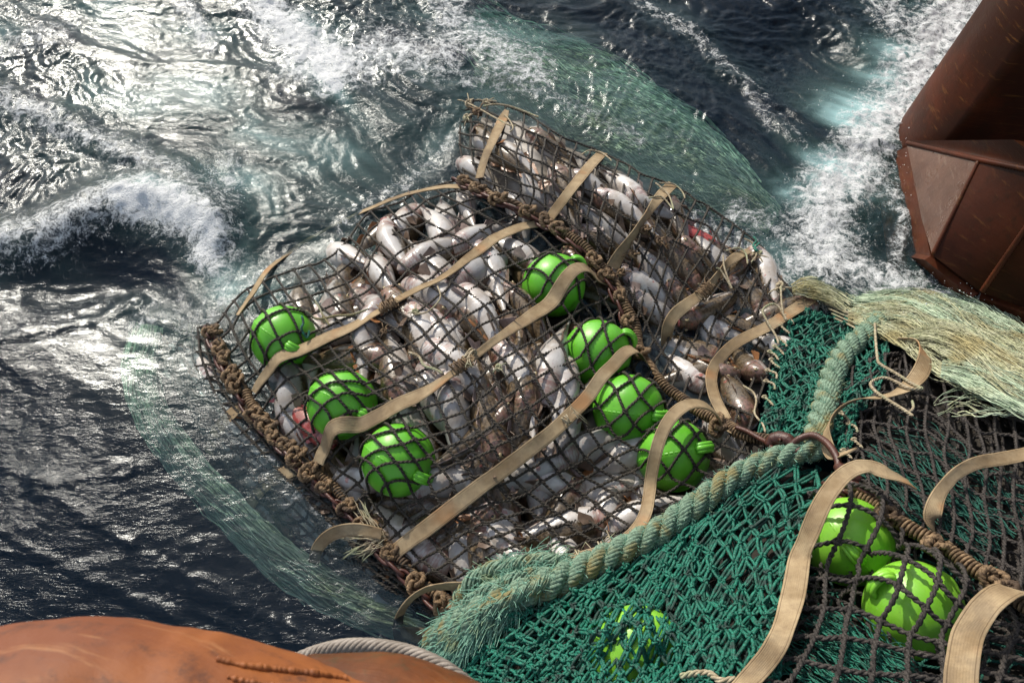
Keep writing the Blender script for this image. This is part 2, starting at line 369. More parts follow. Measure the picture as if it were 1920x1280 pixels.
# ================================================================== WATER
def polydist(px, py, pts):
    d = np.full(np.shape(px), 1e9)
    for (x0, y0), (x1, y1) in zip(pts[:-1], pts[1:]):
        vx, vy = x1-x0, y1-y0; t = np.clip(((px-x0)*vx+(py-y0)*vy)/(vx*vx+vy*vy+1e-9), 0, 1)
        d = np.minimum(d, np.hypot(px-x0-t*vx, py-y0-t*vy))
    return d
def sm(a, b, x): t = np.clip((x-a)/(b-a), 0, 1); return t*t*(3-2*t)
CRESTA = [(-60,470),(60,455),(130,425),(210,390),(290,372),(345,385),(400,425)]
WAKE = [(1900,-40),(1800,40),(1730,110),(1690,190),(1640,240),(1610,310),(1560,350),(1540,420),(1550,480)]
def water_fields(x, y):
    P = np.stack([x, y, np.zeros_like(x)], -1); q = pix(P); px, py = q[..., 0], q[..., 1]
    s = x*.82-y*.57; c = x*.57+y*.82
    wx = fbm(x*.7, y*.7, 3, 5)*.5; wy = fbm(x*.7+9, y*.7, 3, 6)*.5
    h = .03*fbm(s*.35+wx*.3, c*.9+wy, 3, 1)
    h += .012*(ridge(s*.55+wx, c*1.7+wy*2, 3, 2)-1)
    calm = .42+.58*sm(-.35, .45, fbm(s*.5+3, c*1.1, 3, 9))
    ul = sm(800, 250, py)*sm(1300, 900, px)
    ll = sm(480, 800, py)*sm(900, 500, px); h *= 1-.45*ll
    rough = calm*(.75+.5*ul)*(1-.3*ll)*(1-.62*np.exp(-((px-130)/260)**2-((py-640)/170)**2))+.75*sm(950, 1200, px)*sm(450, 250, py)
    h += .0030*(ridge(s*2.4+wx*3, c*4.6+wy*3, 3, 3, .6)-1)*rough
    h += .0040*ridge(s*6+wx*6, c*10+wy*5, 3, 4, .6)*rough
    h += .0034*ridge(s*13+wx*14, c*22+wy*12, 2, 14, .6)*rough
    dA = polydist(px, py, CRESTA)
    h += .085*np.exp(-(dA/42)**2) - .07*np.exp(-((px-170)/190)**2-((py-520)/80)**2)
    h -= .07*np.exp(-((px-1480)/150)**2-((py-90)/90)**2)
    for pl, am, wd in (([(60,900),(180,985),(320,1060),(450,1130),(620,1225)], .0065, 13), ([(-40,1000),(90,1050),(230,1110),(330,1160)], .005, 11), ([(0,880),(120,905),(230,880)], .005, 10),
                       ([(-40,160),(120,230),(330,325),(430,410)], .03, 26), ([(1150,0),(1300,60),(1420,170),(1480,260)], .02, 22), ([(1050,20),(1200,120),(1330,230)], .014, 16), ([(1480,0),(1600,70),(1660,120)], .02, 18), ([(0,640),(130,600),(250,560)], .012, 14)):
        dd = polydist(px, py, pl)+20*fbm(x*3.5, y*3.5, 4, 77); h += am*np.exp(-(dd/wd)**2)
    foam = np.zeros_like(x); milk = np.zeros_like(x)
    def add(pts, rad, st):
        nonlocal foam
        d = polydist(px, py, pts); foam = np.maximum(foam, st*np.exp(-(d/rad)**2)); milk[:] = np.maximum(milk, .5*min(st, 1)**2*np.exp(-(d/(rad*1.7))**2))
    add(CRESTA, 46, .82); add([(240,390),(320,400),(400,440),(390,475)], 42, 1.2); add([(0,450),(90,440)], 60, .55)
    add([(470,-30),(520,45),(590,95),(640,120)], 48, 1.0); add([(560,110),(640,130),(720,95),(820,110),(870,60),(1000,140)], 62, .74)
    add([(600,130),(625,155)], 26, 1.05)
    add([(830,-20),(860,60)], 60, .7)
    add(WAKE, 80, .98); add([(1850,-20),(1750,60)], 70, 1.0); add([(1540,380),(1570,470),(1620,520),(1720,540)], 50, .85)
    add([(1740,555),(1830,560)], 20, 1.15); add([(1420,520),(1500,500)], 40, .75); add([(1300,420),(1400,470),(1540,560)], 40, .66)
    add([(1670,180),(1700,60),(1650,0)], 50, .7); add([(1680,480),(1700,400),(1660,330)], 24, .7)
    add([(860,150),(960,160),(1080,210),(1200,270)], 34, .5); add([(640,420),(760,345),(850,260)], 30, .46); add([(430,740),(540,900),(660,1010)], 32, .40); add([(950,110),(1120,170),(1280,260)], 50, .40); add([(1380,400),(1500,450),(1600,450)], 40, .6); add([(430,560),(520,480)], 24, .45)  # partly sun glitter over the sunken net and fringe, painted as faint foam
    add([(1160,-20),(1300,60),(1400,150),(1440,230)], 26, .56); add([(1400,150),(1500,270)], 40, .45)
    add([(-20,180),(120,240),(330,330),(420,400),(430,470)], 36, .62); add([(330,-20),(390,80)], 24, .68)
    add([(0,90),(120,60)], 30, .5); add([(430,300),(440,440),(400,600)], 30, .55); add([(270,600),(420,560)], 55, .5)
    add([(230,340),(420,360)], 50, .5); add([(700,480),(600,520),(450,600)], 22, .5)
    foam += .16*ul*sm(1000, 500, px) * sm(500, 100, py)
    aer = np.zeros_like(x)
    def ad(pts, rad, st):
        nonlocal aer
        d = polydist(px, py, pts); aer = np.maximum(aer, st*np.exp(-(d/rad)**2))
    ad([(1700,150),(1600,230),(1560,300),(1500,330)], 100, .95); ad([(1450,380),(1450,450),(1560,460)], 110, .45)
    ad([(560,60),(620,170),(560,260),(480,240)], 150, .6); ad([(620,250),(520,350),(640,400),(560,470),(420,560)], 180, .55); ad([(300,60),(380,200)], 120, .3); ad([(0,60),(250,60),(450,250)], 300, .45); ad([(420,680),(520,850),(660,1010),(760,1100)], 50, .1); ad([(300,600),(300,720),(390,860),(500,970)], 60, .13); ad([(900,120),(1050,170),(1200,250),(1330,330),(1450,440)], 85, .42); ad([(500,480),(640,420),(760,340),(850,220)], 50, .35)
    ad([(700,90),(850,90),(1000,90)], 110, .4); ad([(330,640),(430,560)], 90, .35); ad([(290,380),(380,420)], 50, .7)
    ad([(1480,520),(1700,540)], 50, .4)
    aer = np.maximum(aer, milk)*(.7+.7*fbm(s*1.5+wx, c*3+wy, 5, 21))
    dark = sm(330, 150, polydist(px, py, [(1050,60),(1300,100),(1600,60)]))
    foam *= (1-.5*dark*(foam < .4))
    bag = sm(-.05, .03, Z(px, py))*sm(-200, 0, px)*sm(-200, 0, py)*sm(250, 400, px)*sm(60, 200, py)
    h = h*(1-.8*bag)+bag*.0022*ridge(s*12+wx*10, c*14+wy*10, 3, 44, .6)
    h += .02*np.clip(foam-.35, 0, 1)*(1+.8*fbm(x*9, y*9, 3, 33))*(1-bag)
    # thin sheet running over the pooled part of the net
    h += .012*np.exp(-((px-1330)/120)**2-((py-640)/80)**2)
    edge = sm(-4.6, -4.1, x)*sm(4.6, 4.1, x)*sm(7.3, 6.8, y)*sm(-1.0, -.6, y)
    return h*edge, np.clip(foam, 0, 1.3)*edge, np.clip(aer, 0, 1)*edge
def water():
    nx, ny = 860, 740
    xs = np.linspace(-4.6, 4.6, nx); ys = np.linspace(-1., 7.3, ny)
    X, Y = np.meshgrid(xs, ys); h, fo, ae = water_fields(X, Y)
    mb = MB(); mb.grid(np.stack([X, Y, h], -1)[:, ::1], att=fo)
    me_aer = [ae.reshape(-1)]
    B = 400.
    x0, x1, y0, y1 = xs[0], xs[-1], ys[0], ys[-1]
    # rim ring shares edge line closely (dense fan) + outer walls and bottom
    def strip(P): mb.grid(P); me_aer.append(np.zeros(P.shape[0]*P.shape[1]))
    z0 = np.zeros
    strip(np.stack([np.stack([xs, np.full(nx, y1), z0(nx)], -1), np.stack([np.linspace(-B, B, nx), np.full(nx, B), z0(nx)], -1)]))
    strip(np.stack([np.stack([np.linspace(-B, B, nx), np.full(nx, -B), z0(nx)], -1), np.stack([xs, np.full(nx, y0), z0(nx)], -1)]))
    strip(np.stack([np.stack([np.full(ny, x1), ys, z0(ny)], -1), np.stack([np.full(ny, B), np.linspace(-B, B, ny), z0(ny)], -1)]))
    strip(np.stack([np.stack([np.full(ny, -B), np.linspace(-B, B, ny), z0(ny)], -1), np.stack([np.full(ny, x0), ys, z0(ny)], -1)]))
    c = [(-B,-B),(B,-B),(B,B),(-B,B)]; V = [(x, y, 0) for x, y in c]+[(x, y, -4) for x, y in c]
    mb.poly(V, [(0,1,5,4),(1,2,6,5),(2,3,7,6),(3,0,4,7),(7,6,5,4)]); me_aer.append(np.zeros(8))
    t = NT('sea_water')
    v = t.pos()
    mpn = t.n('Mapping'); mpn.inputs['Rotation'].default_value = (0, 0, R(35)); mpn.inputs['Scale'].default_value = (.55, 1.25, 1); t.l(v, mpn.inputs[0]); v2 = mpn.outputs[0]
    def nz(sc, det, rg, dist=0.):
        x = t.n('TexNoise', Scale=sc, Detail=det, Roughness=rg, Distortion=dist); t.l(v2, x.inputs['Vector']); return x.outputs['Fac']
    big = nz(17, 5, .62, 1.2); fine = nz(60, 4, .6, .6)
    patch = t.ramp(t.noise(1.1, 3, .5, v), .35, .65)
    hgt = t.math('ADD', t.math('MULTIPLY', big, t.math('ADD', .45, t.math('MULTIPLY', patch, .75))), t.math('MULTIPLY', fine, t.math('ADD', .12, t.math('MULTIPLY', patch, .3))))
    bn = t.bump(hgt, .9, .0065)
    fo = t.n('Attribute'); fo.attribute_name = 'foam'; ar = t.n('Attribute'); ar.attribute_name = 'aeration'
    f = fo.outputs['Fac']
    # lacy foam: cells stretched and broken up
    wv = t.n('VectorMath'); wv.operation = 'ADD'; nn = t.n('TexNoise', Scale=9., Detail=4.); t.l(v, nn.inputs['Vector'])
    sc = t.n('VectorMath'); sc.operation = 'SCALE'; t.l(nn.outputs['Color'], sc.inputs[0]); sc.inputs['Scale'].default_value = .16
    t.l(v, wv.inputs[0]); t.l(sc.outputs[0], wv.inputs[1])
    vo = t.n('TexVoronoi', Scale=15.); vo.feature = 'DISTANCE_TO_EDGE'; t.l(wv.outputs[0], vo.inputs['Vector'])
    vo2 = t.n('TexVoronoi', Scale=46.); vo2.feature = 'DISTANCE_TO_EDGE'; t.l(wv.outputs[0], vo2.inputs['Vector'])
    fn = t.noise(22, 6, .72, wv.outputs[0]); fn2 = t.noise(120, 4, .7, v)
    lace = t.math('ADD', t.math('MULTIPLY', t.ramp(vo.outputs[0], .22, .0), .2), t.math('MULTIPLY', t.ramp(vo2.outputs[0], .2, .0), .12))
    lv = t.math('ADD', t.math('ADD', f, t.math('MULTIPLY', t.math('SUBTRACT', fn, .5), 2.1)), t.math('ADD', lace, t.math('MULTIPLY', t.math('SUBTRACT', fn2, .5), .9)))
    mask = t.math('POWER', t.ramp(lv, .45, 1.3), 1.4)
    fr = t.n('Fresnel', IOR=1.34); t.l(bn, fr.inputs['Normal'])
    gl = t.n('BsdfGlossy', Roughness=.16); t.l(bn, gl.inputs['Normal']); gl.inputs['Color'].default_value = (.72,.75,.77,1)
    tr = t.n('BsdfTransparent'); tr.inputs['Color'].default_value = (.86,.95,.96,1)
    turb = t.n('BsdfDiffuse'); turb.inputs['Color'].default_value = (.014,.055,.115,1)
    aq = t.n('BsdfDiffuse')
    aqc = t.mix(t.ramp(ar.outputs['Fac'], .25, 1.), (.06,.12,.105), (.34,.55,.55)); t.l(aqc, aq.inputs['Color']); 
    base = t.n('MixShader', Fac=.09); t.l(tr.outputs[0], base.inputs[1]); t.l(turb.outputs[0], base.inputs[2])
    b2 = t.n('MixShader'); t.l(t.math('MULTIPLY', ar.outputs['Fac'], .9, True), b2.inputs[0]); t.l(base.outputs[0], b2.inputs[1]); t.l(aq.outputs[0], b2.inputs[2])
    b3 = t.n('MixShader'); t.l(fr.outputs[0], b3.inputs[0]); t.l(b2.outputs[0], b3.inputs[1]); t.l(gl.outputs[0], b3.inputs[2])
    fb = t.n('BsdfPrincipled', Roughness=.6); fb.inputs['Base Color'].default_value = (.88,.9,.9,1)
    t.l(t.bump(t.math('ADD', fn, t.math('MULTIPLY', fn2, .6)), 1., .018), fb.inputs['Normal'])
    b4 = t.n('MixShader'); t.l(mask, b4.inputs[0]); t.l(b3.outputs[0], b4.inputs[1]); t.l(fb.outputs[0], b4.inputs[2])
    t.l(b4.outputs[0], t.out.inputs['Surface'])
    va = t.n('VolumeAbsorption', Density=1.6); va.inputs['Color'].default_value = (.38,.76,.74,1)
    t.l(va.outputs[0], t.out.inputs['Volume'])
    o = mb.build('sea_water', t.m, attname='foam'); o['kind'] = 'structure'
    a = o.data.attributes.new('aeration', 'FLOAT', 'POINT'); a.data.foreach_set('value', np.concatenate(me_aer).astype(np.float32))
    deep = NT('deep_water'); dm = deep.done(deep.bsdf((.004,.012,.03), 1.))
    d = MB(); d.poly([(-399,-399,-3.5),(399,-399,-3.5),(399,399,-3.5),(-399,399,-3.5)], [(0,1,2,3)])
    o = d.build('seabed', dm); o['kind'] = 'structure'
water()

# ================================================================== NET PANELS
def coons(c0, c1, r0, r1, n=400):
    """u: c0(v)->c1(v); r0 = curve at v=0, r1 = curve at v=1 (all px control points)"""
    C0, C1, R0, R1 = [resample(cat(c, 6), n) for c in (c0, c1, r0, r1)]
    def ev(C, t): f = np.clip(t, 0, 1)*(n-1); i = np.minimum(f.astype(int), n-2); a = (f-i)[..., None]; return C[i]*(1-a)+C[i+1]*a
    P00, P10, P01, P11 = R0[0], R0[-1], R1[0], R1[-1]
    def f(u, v):
        u = np.asarray(u, float); v = np.asarray(v, float); U = u[..., None]; V = v[..., None]
        return (1-U)*ev(C0, v)+U*ev(C1, v)+(1-V)*ev(R0, u)+V*ev(R1, u)-((1-U)*(1-V)*P00+U*(1-V)*P10+(1-U)*V*P01+U*V*P11)
    return f
def square_net(name, fn, nu, nv, lift, r, mat, label, cat_, warp=.25, seed=1, gap=.008, step=3, knots=True, group=None, bulge=True, lo=0., parent=None):
    """net of nu lengthwise and nv crosswise cords, each cord two twisted strands, with a knot lump at each crossing"""
    mb = MB()
    def pos(u, v, k=0):
        un = u+warp/nu*(perlin(u*nu*.35+seed*3, v*nv*.35, seed)+.16*perlin(u*nu*.9, v*nv*.9, seed+1)); vn = v+warp/nv*1.3*(perlin(u*nu*.33, v*nv*.33+7, seed+2)+.16*perlin(u*nu*1.1, v*nv*.8, seed+4))
        p = fn(np.clip(un, 0, 1), np.clip(vn, 0, 1)); return S(p[..., 0], p[..., 1], lift+lo*perlin(u*nu*.5, v*nv*.5, seed+9), bulge, gap)
    def cord(u, v, hk):
        P = pos(u, v); 
        P[:, 2] += hk*.25*r
        n = max(8, int(np.linalg.norm(np.diff(P, axis=0), axis=1).sum()/(r*1.15)))
        L = np.concatenate([[0], np.cumsum(np.linalg.norm(np.diff(P, axis=0), axis=1))]); t = np.linspace(0, L[-1], n)
        P = np.stack([np.interp(t, L, P[:, k]) for k in range(3)], -1)
        twist(mb, P, 2, r*.52, r*.62, r*5.2, 5, wob=.35, ph0=rng.random()*6)
    T = np.linspace(0, 1, 420)
    for i in range(nu+1): cord(np.full(420, i/nu), T, 1)
    for j in range(nv+1): cord(T, np.full(420, j/nv), -1)
    if knots:
        I, J = np.meshgrid(np.arange(nu+1)/nu, np.arange(nv+1)/nv); K = pos(I.ravel(), J.ravel())
        for k in K:
            a = np.linspace(0, 2*math.pi, 9)[:-1]; ph = rng.random()*6
            rr = r*(1.05+.5*rng.random()); pts = k+np.stack([np.cos(a+ph)*rr, np.sin(a+ph)*rr*.8, np.sin(2*a)*r*.5], -1)
            tube(mb, pts, r*.62, 5, UPV, closed=True)
    return meta(mb.build(name, mat, parent), label, cat_, group)
LEFT = [(400,610),(430,680),(470,750),(510,800),(560,850),(620,910),(680,970),(740,1040),(800,1095),(880,1170)]
RIGHT = [(868,335),(920,362),(980,388),(1020,410),(1080,450),(1130,500),(1160,540),(1185,600),(1210,670),(1260,735),(1320,775),(1400,815),(1440,828)]
TOPC = [(400,610),(440,560),(490,528),(570,498),(640,462),(690,400),(760,368),(810,350),(868,335)]
BOTC = [(880,1170),(1000,1100),(1150,1030),(1290,960),(1400,880),(1440,828)]
main = coons(LEFT, RIGHT, TOPC, BOTC)
square_net('fishing_net', main, 18, 24, .0, .0058, M['cord'], 'large dark square-mesh net over the white-bellied fish between the two brown knotted ropes', 'net', seed=1, warp=.33)
SIDEFAR = [(866,186),(960,203),(1120,283),(1270,352),(1400,440),(1470,510),(1500,575)]
side = coons(RIGHT[:-1], SIDEFAR, [(868,335),(862,260),(866,186)], [(1400,815),(1440,700),(1500,575)])
square_net('fishing_net', side, 7, 27, .0, .0056, M['cord'], 'dark net over fish beyond the upper knotted rope, narrow at its top end', 'net', seed=11, warp=.4)
OUT = [(330,600),(315,680),(350,770),(430,880),(530,980),(620,1060),(740,1130),(830,1190)]
sunk = coons(OUT, LEFT, [(330,600),(400,610)], [(830,1190),(880,1170)])
square_net('fishing_net', sunk, 7, 27, .01, .0058, M['cord'], 'dark net sunk under the water left of the lower knotted rope', 'net', seed=21, warp=.4, bulge=False)
d1 = coons([(1560,700),(1580,790),(1600,920)], [(2000,760),(2010,900),(2010,1150)], [(1560,700),(1700,660),(1850,720),(2000,760)], [(1600,920),(1730,1000),(1860,1080),(2010,1150)])
square_net('fishing_net', d1, 13, 9, .02, .006, M['cord_heavy'], 'dark heavy net at the right edge under the pale frayed fibres', 'net', seed=31, warp=.5, step=3)
meta(square_net('under_layer', lambda u, v: d1(u, v)+np.stack([22*v-6, 14-30*u], -1), 17, 12, -.035, .0055, M['cord_heavy'], None, None, seed=37, warp=.8, parent=bpy.data.objects['fishing_net.003']))
d2 = coons([(1520,925),(1490,1050),(1460,1180),(1400,1330)], [(2010,1150),(2010,1250),(2010,1360)], [(1520,925),(1600,925),(1730,1005),(1860,1090),(2010,1150)], [(1400,1330),(1700,1360),(2010,1360)])
square_net('fishing_net', d2, 9, 8, .03, .008, M['cord_heavy'], 'coarse dark net stretched over the two lime green floats at the lower right', 'net', seed=41, warp=.35, gap=.012)
square_net('under_layer', lambda u, v: d2(u, v)+np.stack([30*v, 20+0*u], -1), 12, 11, -.05, .006, M['cord_heavy'], None, None, seed=47, warp=.7, bulge=False, parent=bpy.data.objects['fishing_net.004'])
square_net('under_layer', lambda u, v: d2(u, v)+np.stack([0*v, 10*u], -1), 14, 15, -.11, .004, M['green_dark'], None, None, seed=48, warp=.9, bulge=False, parent=bpy.data.objects['fishing_net.004'])

def lift9(P):
    c = FC[9]; d2 = (P[..., 0]-c[0])**2+(P[..., 1]-c[1])**2; rr = FR+.012; cap = c[2]+np.sqrt(np.maximum(rr*rr-d2, 0)); P[..., 2] = np.where(d2 < rr*rr, np.maximum(P[..., 2], cap), P[..., 2]); return P
def diamond_net(name, fn, nu, nv, lift, r, mat, label, seed, warp=.35, bulge=False, parent=None, under=True, sag=.032):
    mb = MB()
    J, I = np.meshgrid(np.arange(nv+1), np.arange(nu+1), indexing='ij')
    U = (I+.5*(J % 2))/nu + warp/nu*(rng.random(I.shape)-.5); V = J/nv+warp/nv*(rng.random(I.shape)-.5)
    U = U+.5/nu*perlin(U*5, V*5, seed); V = V+.6/nv*perlin(U*4+3, V*5, seed+1)
    p = fn(np.clip(U, 0, 1), np.clip(V, 0, 1)); p = p+(rng.random(p.shape)-.5)*3
    K = S(p[..., 0], p[..., 1], lift, bulge); K = lift9(K) if label else K; K[..., 2] += sag*perlin(U*nu*.5, V*nv*.5, seed+3)+.006*rng.standard_normal(K.shape[:2])
    for j in range(nv):
        for i in range(nu+1):
            for d in ((0, 1) if j % 2 else (-1, 0)):
                if not 0 <= i+d <= nu: continue
                a = K[j, i]; b = K[j+1, i+d]; L = np.linalg.norm(b-a)
                if L > .16: continue
                t = np.linspace(0, 1, 7)[:, None]; ax = np.cross(b-a, UPV); ax /= np.linalg.norm(ax)+1e-9
                for sgn in (-1, 1):
                    w = sgn*(.6*r+.8*r*rng.random())+1.1*r*rng.standard_normal()*.6
                    P = a+(b-a)*t+ax*w*np.sin(t*math.pi)**.5+np.array([0, 0, 1])*(r*.6*rng.standard_normal()+.004*np.sin(t*math.pi)*rng.standard_normal())
                    tube(mb, P, r*(.85+.3*rng.random()), 5, UPV)
    for k in K.reshape(-1, 3):
        a = np.linspace(0, 2*math.pi, 15)[:-1]; ph = rng.random()*6; s = 1.25*r*(.85+.5*rng.random())
        cx = (np.sin(a)+2*np.sin(2*a))*s*.55; cy = (np.cos(a)-2*np.cos(2*a))*s*.55; cz = -np.sin(3*a)*s*.7+r*.5
        P = k+np.stack([cx*math.cos(ph)-cy*math.sin(ph), cx*math.sin(ph)+cy*math.cos(ph), cz], -1)
        tube(mb, P, r*.8, 5, None, closed=True)
        if rng.random() < .25:
            e = k+np.array([rng.standard_normal()*.008, rng.standard_normal()*.008, .012]); tube(mb, np.linspace(k, e, 3), r*.5, 4, None)
    return meta(mb.build(name, mat, parent), label, 'net' if label else None)
g1 = coons([(1490,583),(1455,640),(1445,720),(1420,820)], [(1665,620),(1650,720),(1600,790),(1590,850)], [(1490,583),(1560,590),(1665,620)], [(1420,820),(1500,845),(1590,850)])
diamond_net('green_net', g1, 10, 24, .02, .0046, M['green'], 'tight knotted teal green netting between the dark wet net and the short thick teal rope', 51)
diamond_net('under_layer', g1, 12, 26, -.02, .0034, M['green_dark'], None, 52, parent=bpy.data.objects['green_net'])
g2 = coons([(840,1215),(860,1270),(880,1370)], [(1600,905),(1540,960),(1505,1060),(1480,1180),(1430,1370)], [(840,1215),(950,1150),(1080,1105),(1250,1010),(1350,930),(1480,870),(1600,905)], [(880,1370),(1150,1380),(1430,1370)])
diamond_net('green_net', g2, 23, 19, .03, .0051, M['green'], 'wide open teal green knotted netting below the long frayed teal rope', 53)
diamond_net('under_layer', g2, 24, 18, -.04, .0044, M['green_dark'], None, 54, parent=bpy.data.objects['green_net.001'], warp=.6)

# dark lining under the nets: added sheets, the black ones painting the depths dark
def filler_sheet(name, fn, lift, mat, label, kind=None, bump=.02, thick=.02, parent=None):
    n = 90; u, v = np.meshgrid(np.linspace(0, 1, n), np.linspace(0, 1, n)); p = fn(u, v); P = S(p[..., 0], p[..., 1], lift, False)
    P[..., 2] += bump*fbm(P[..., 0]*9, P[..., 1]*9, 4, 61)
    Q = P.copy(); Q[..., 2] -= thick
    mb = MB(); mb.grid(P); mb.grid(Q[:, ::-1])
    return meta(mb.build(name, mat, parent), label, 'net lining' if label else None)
filler_sheet('filler', main, -.2, M['black'], None, parent=bpy.data.objects['fishing_net'])
filler_sheet('filler', side, -.11, M['silt'], None, parent=bpy.data.objects['fishing_net.001'])
filler_sheet('filler', sunk, -.07, M['silt'], None, parent=bpy.data.objects['fishing_net.002'])
filler_sheet('filler', d1, -.09, M['black'], None, parent=bpy.data.objects['fishing_net.003'], bump=.03)
filler_sheet('filler', d2, -.2, M['black'], None, parent=bpy.data.objects['fishing_net.004'], bump=.03)
filler_sheet('filler', g1, -.07, M['black'], None, parent=bpy.data.objects['green_net'])
filler_sheet('filler', g2, -.11, M['black'], None, parent=bpy.data.objects['green_net.001'])

# ================================================================== FLOATS
def make_float(name, mat):
    t = empty(name)
    mb = MB(); n, m = 33, 48
    th = np.linspace(0, math.pi, n); ph = np.linspace(0, 2*math.pi, m, endpoint=False)
    r = FR*(1+.022*np.exp(-((th-math.pi/2)/.05)**2)); r = r*(1+.01*np.exp(-((th-math.pi/2)/.16)**2))
    G = np.stack([r[:, None]*np.sin(th)[:, None]*np.cos(ph), r[:, None]*np.sin(th)[:, None]*np.sin(ph), r[:, None]*np.cos(th)[:, None]+0*ph], -1)
    mb.grid(G, closeu=True); mb.build('shell', mat, t)
    # flange round the seam
    mb = MB(); a = np.linspace(0, 2*math.pi, 72, endpoint=False)
    prof = np.array([(1.0,-.045),(1.022,-.032),(1.032,0),(1.022,.032),(1.0,.045)])*FR
    G = np.stack([np.stack([p*np.cos(a), p*np.sin(a), q+0*a], -1) for p, q in prof]); mb.grid(G, closeu=True); mb.build('flange', mat, t)
    for s in (-1, 1):   # eyed lugs
        mb = MB(); b = np.linspace(-1.9, 1.9, 22)
        P = np.stack([s*FR*(1.02+.17*np.cos(b)), FR*.26*np.sin(b), 0*b], -1)
        tube(mb, P, .0125, 10, None); 
        P2 = P*1.0; P2[:, 2] += .012; tube(mb, P2, .009, 8, None); P3 = P*1.0; P3[:, 2] -= .012; tube(mb, P3, .009, 8, None)
        mb.build('lug', mat, t)
    return t
def dup(root, loc, rot):
    r = root.copy(); COL.objects.link(r); r.location = loc; r.rotation_euler = rot
    for ch in root.children:
        c = ch.copy(); COL.objects.link(c); c.parent = r
        for g in ch.children:
            d = g.copy(); COL.objects.link(d); d.parent = c
    return r
FL = ['leftmost green net float at the far left end of the netting','green net float between the two middle straps on the left side','green net float in the left row, lowest and below the lashed strap',
 'topmost green net float, partly crossed by the end of the lashed strap','green net float second from the top along the upper knotted rope','green net float just below the end of the long plain strap',
 'green net float lowest of the right row, with a curving strap lying over it','lime float half in shade with an open lug at its top, under the coarse net','large bright lime float lowest at the right under the coarse dark net','lime float mostly hidden beneath the open green netting at the bottom']
FROT = [(1.0,.5,2.2),(1.2,.35,2.5),(1.0,.3,2.4),(.9,-.4,.6),(1.0,-.5,.2),(.8,.5,2.6),(1.0,.8,2.9),(.5,.9,1.1),(.8,.6,-.4),(.9,.4,1.)]
fp = {}
for q, c in enumerate(FC):
    lime = q >= 7; key = 'float_lime' if lime else 'float'
    if key not in fp: fp[key] = o = make_float('trawl_float', M[key]); o.location = c; o.rotation_euler = FROT[q]
    else: o = dup(fp[key], c, FROT[q])
    meta(o, FL[q], 'net float', 'green plastic floats under the net')

# ================================================================== FISH
def fish_body(mb, bend, fat, gape):
    L = .52; xs = np.array([.5,.485,.46,.42,.36,.30,.2,.1,0,-.1,-.2,-.3,-.37,-.42])*L
    hh = np.array([.010,.024,.040,.054,.066,.074,.079,.076,.068,.055,.039,.024,.015,.012])*.97; ww = np.array([.013,.026,.040,.051,.059,.064,.066,.063,.056,.044,.029,.016,.009,.006])*fat
    zc = np.array([-.006,-.004,-.001,.001,.001,0,-.003,-.003,-.001,.001,.002,.002,.002,.002])
    X = np.linspace(xs[0], xs[-1], 64); H = np.interp(-X, -xs, hh); Wd = np.interp(-X, -xs, ww); C = np.interp(-X, -xs, zc)
    H[1:-1] = (H[:-2]+2*H[1:-1]+H[2:])/4; Wd[1:-1] = (Wd[:-2]+2*Wd[1:-1]+Wd[2:])/4
    a = np.linspace(0, 2*math.pi, 20, endpoint=False)
    zz = np.sin(a); yy = np.sign(np.cos(a))*np.abs(np.cos(a))**.9
    G = np.zeros((len(X), 20, 3)); G[..., 0] = X[:, None]; G[..., 1] = Wd[:, None]*yy; G[..., 2] = C[:, None]+H[:, None]*zz*np.where(zz < 0, 1.05, .95)
    # gill groove
    g = np.exp(-((X-.31*L)/.006)**2)[:, None]*(np.abs(np.cos(a)) > .2)[None]; G[..., 1] *= 1-.10*g; G[..., 2] *= 1-.05*g
    bel = np.clip(.5-(G[..., 2]-C[:, None])/(H[:, None]*1.3), 0, 1)
    G[..., 1] += bend*(X[:, None]/L)**2*L
    mb.grid(G, closeu=True, att=bel)
    return X, G, L
def fin(mb, base, tips, th=.0016):
    base = np.asarray(base, float); tips = np.asarray(tips, float); n = len(base)
    G = np.stack([base, base*.6+tips*.4, base*.25+tips*.75, tips]); nrm = np.cross(base[-1]-base[0], tips[n//2]-base[n//2]); nrm = nrm/(np.linalg.norm(nrm)+1e-9)
    G[2:, ::2] += nrm*.0015
    A = G+nrm*th; B = G-nrm*th
    mb.grid(A); mb.grid(B[:, ::-1])
    for e in (0, -1): mb.grid(np.stack([A[:, e], B[:, e]]))
    mb.grid(np.stack([A[-1], B[-1]]))
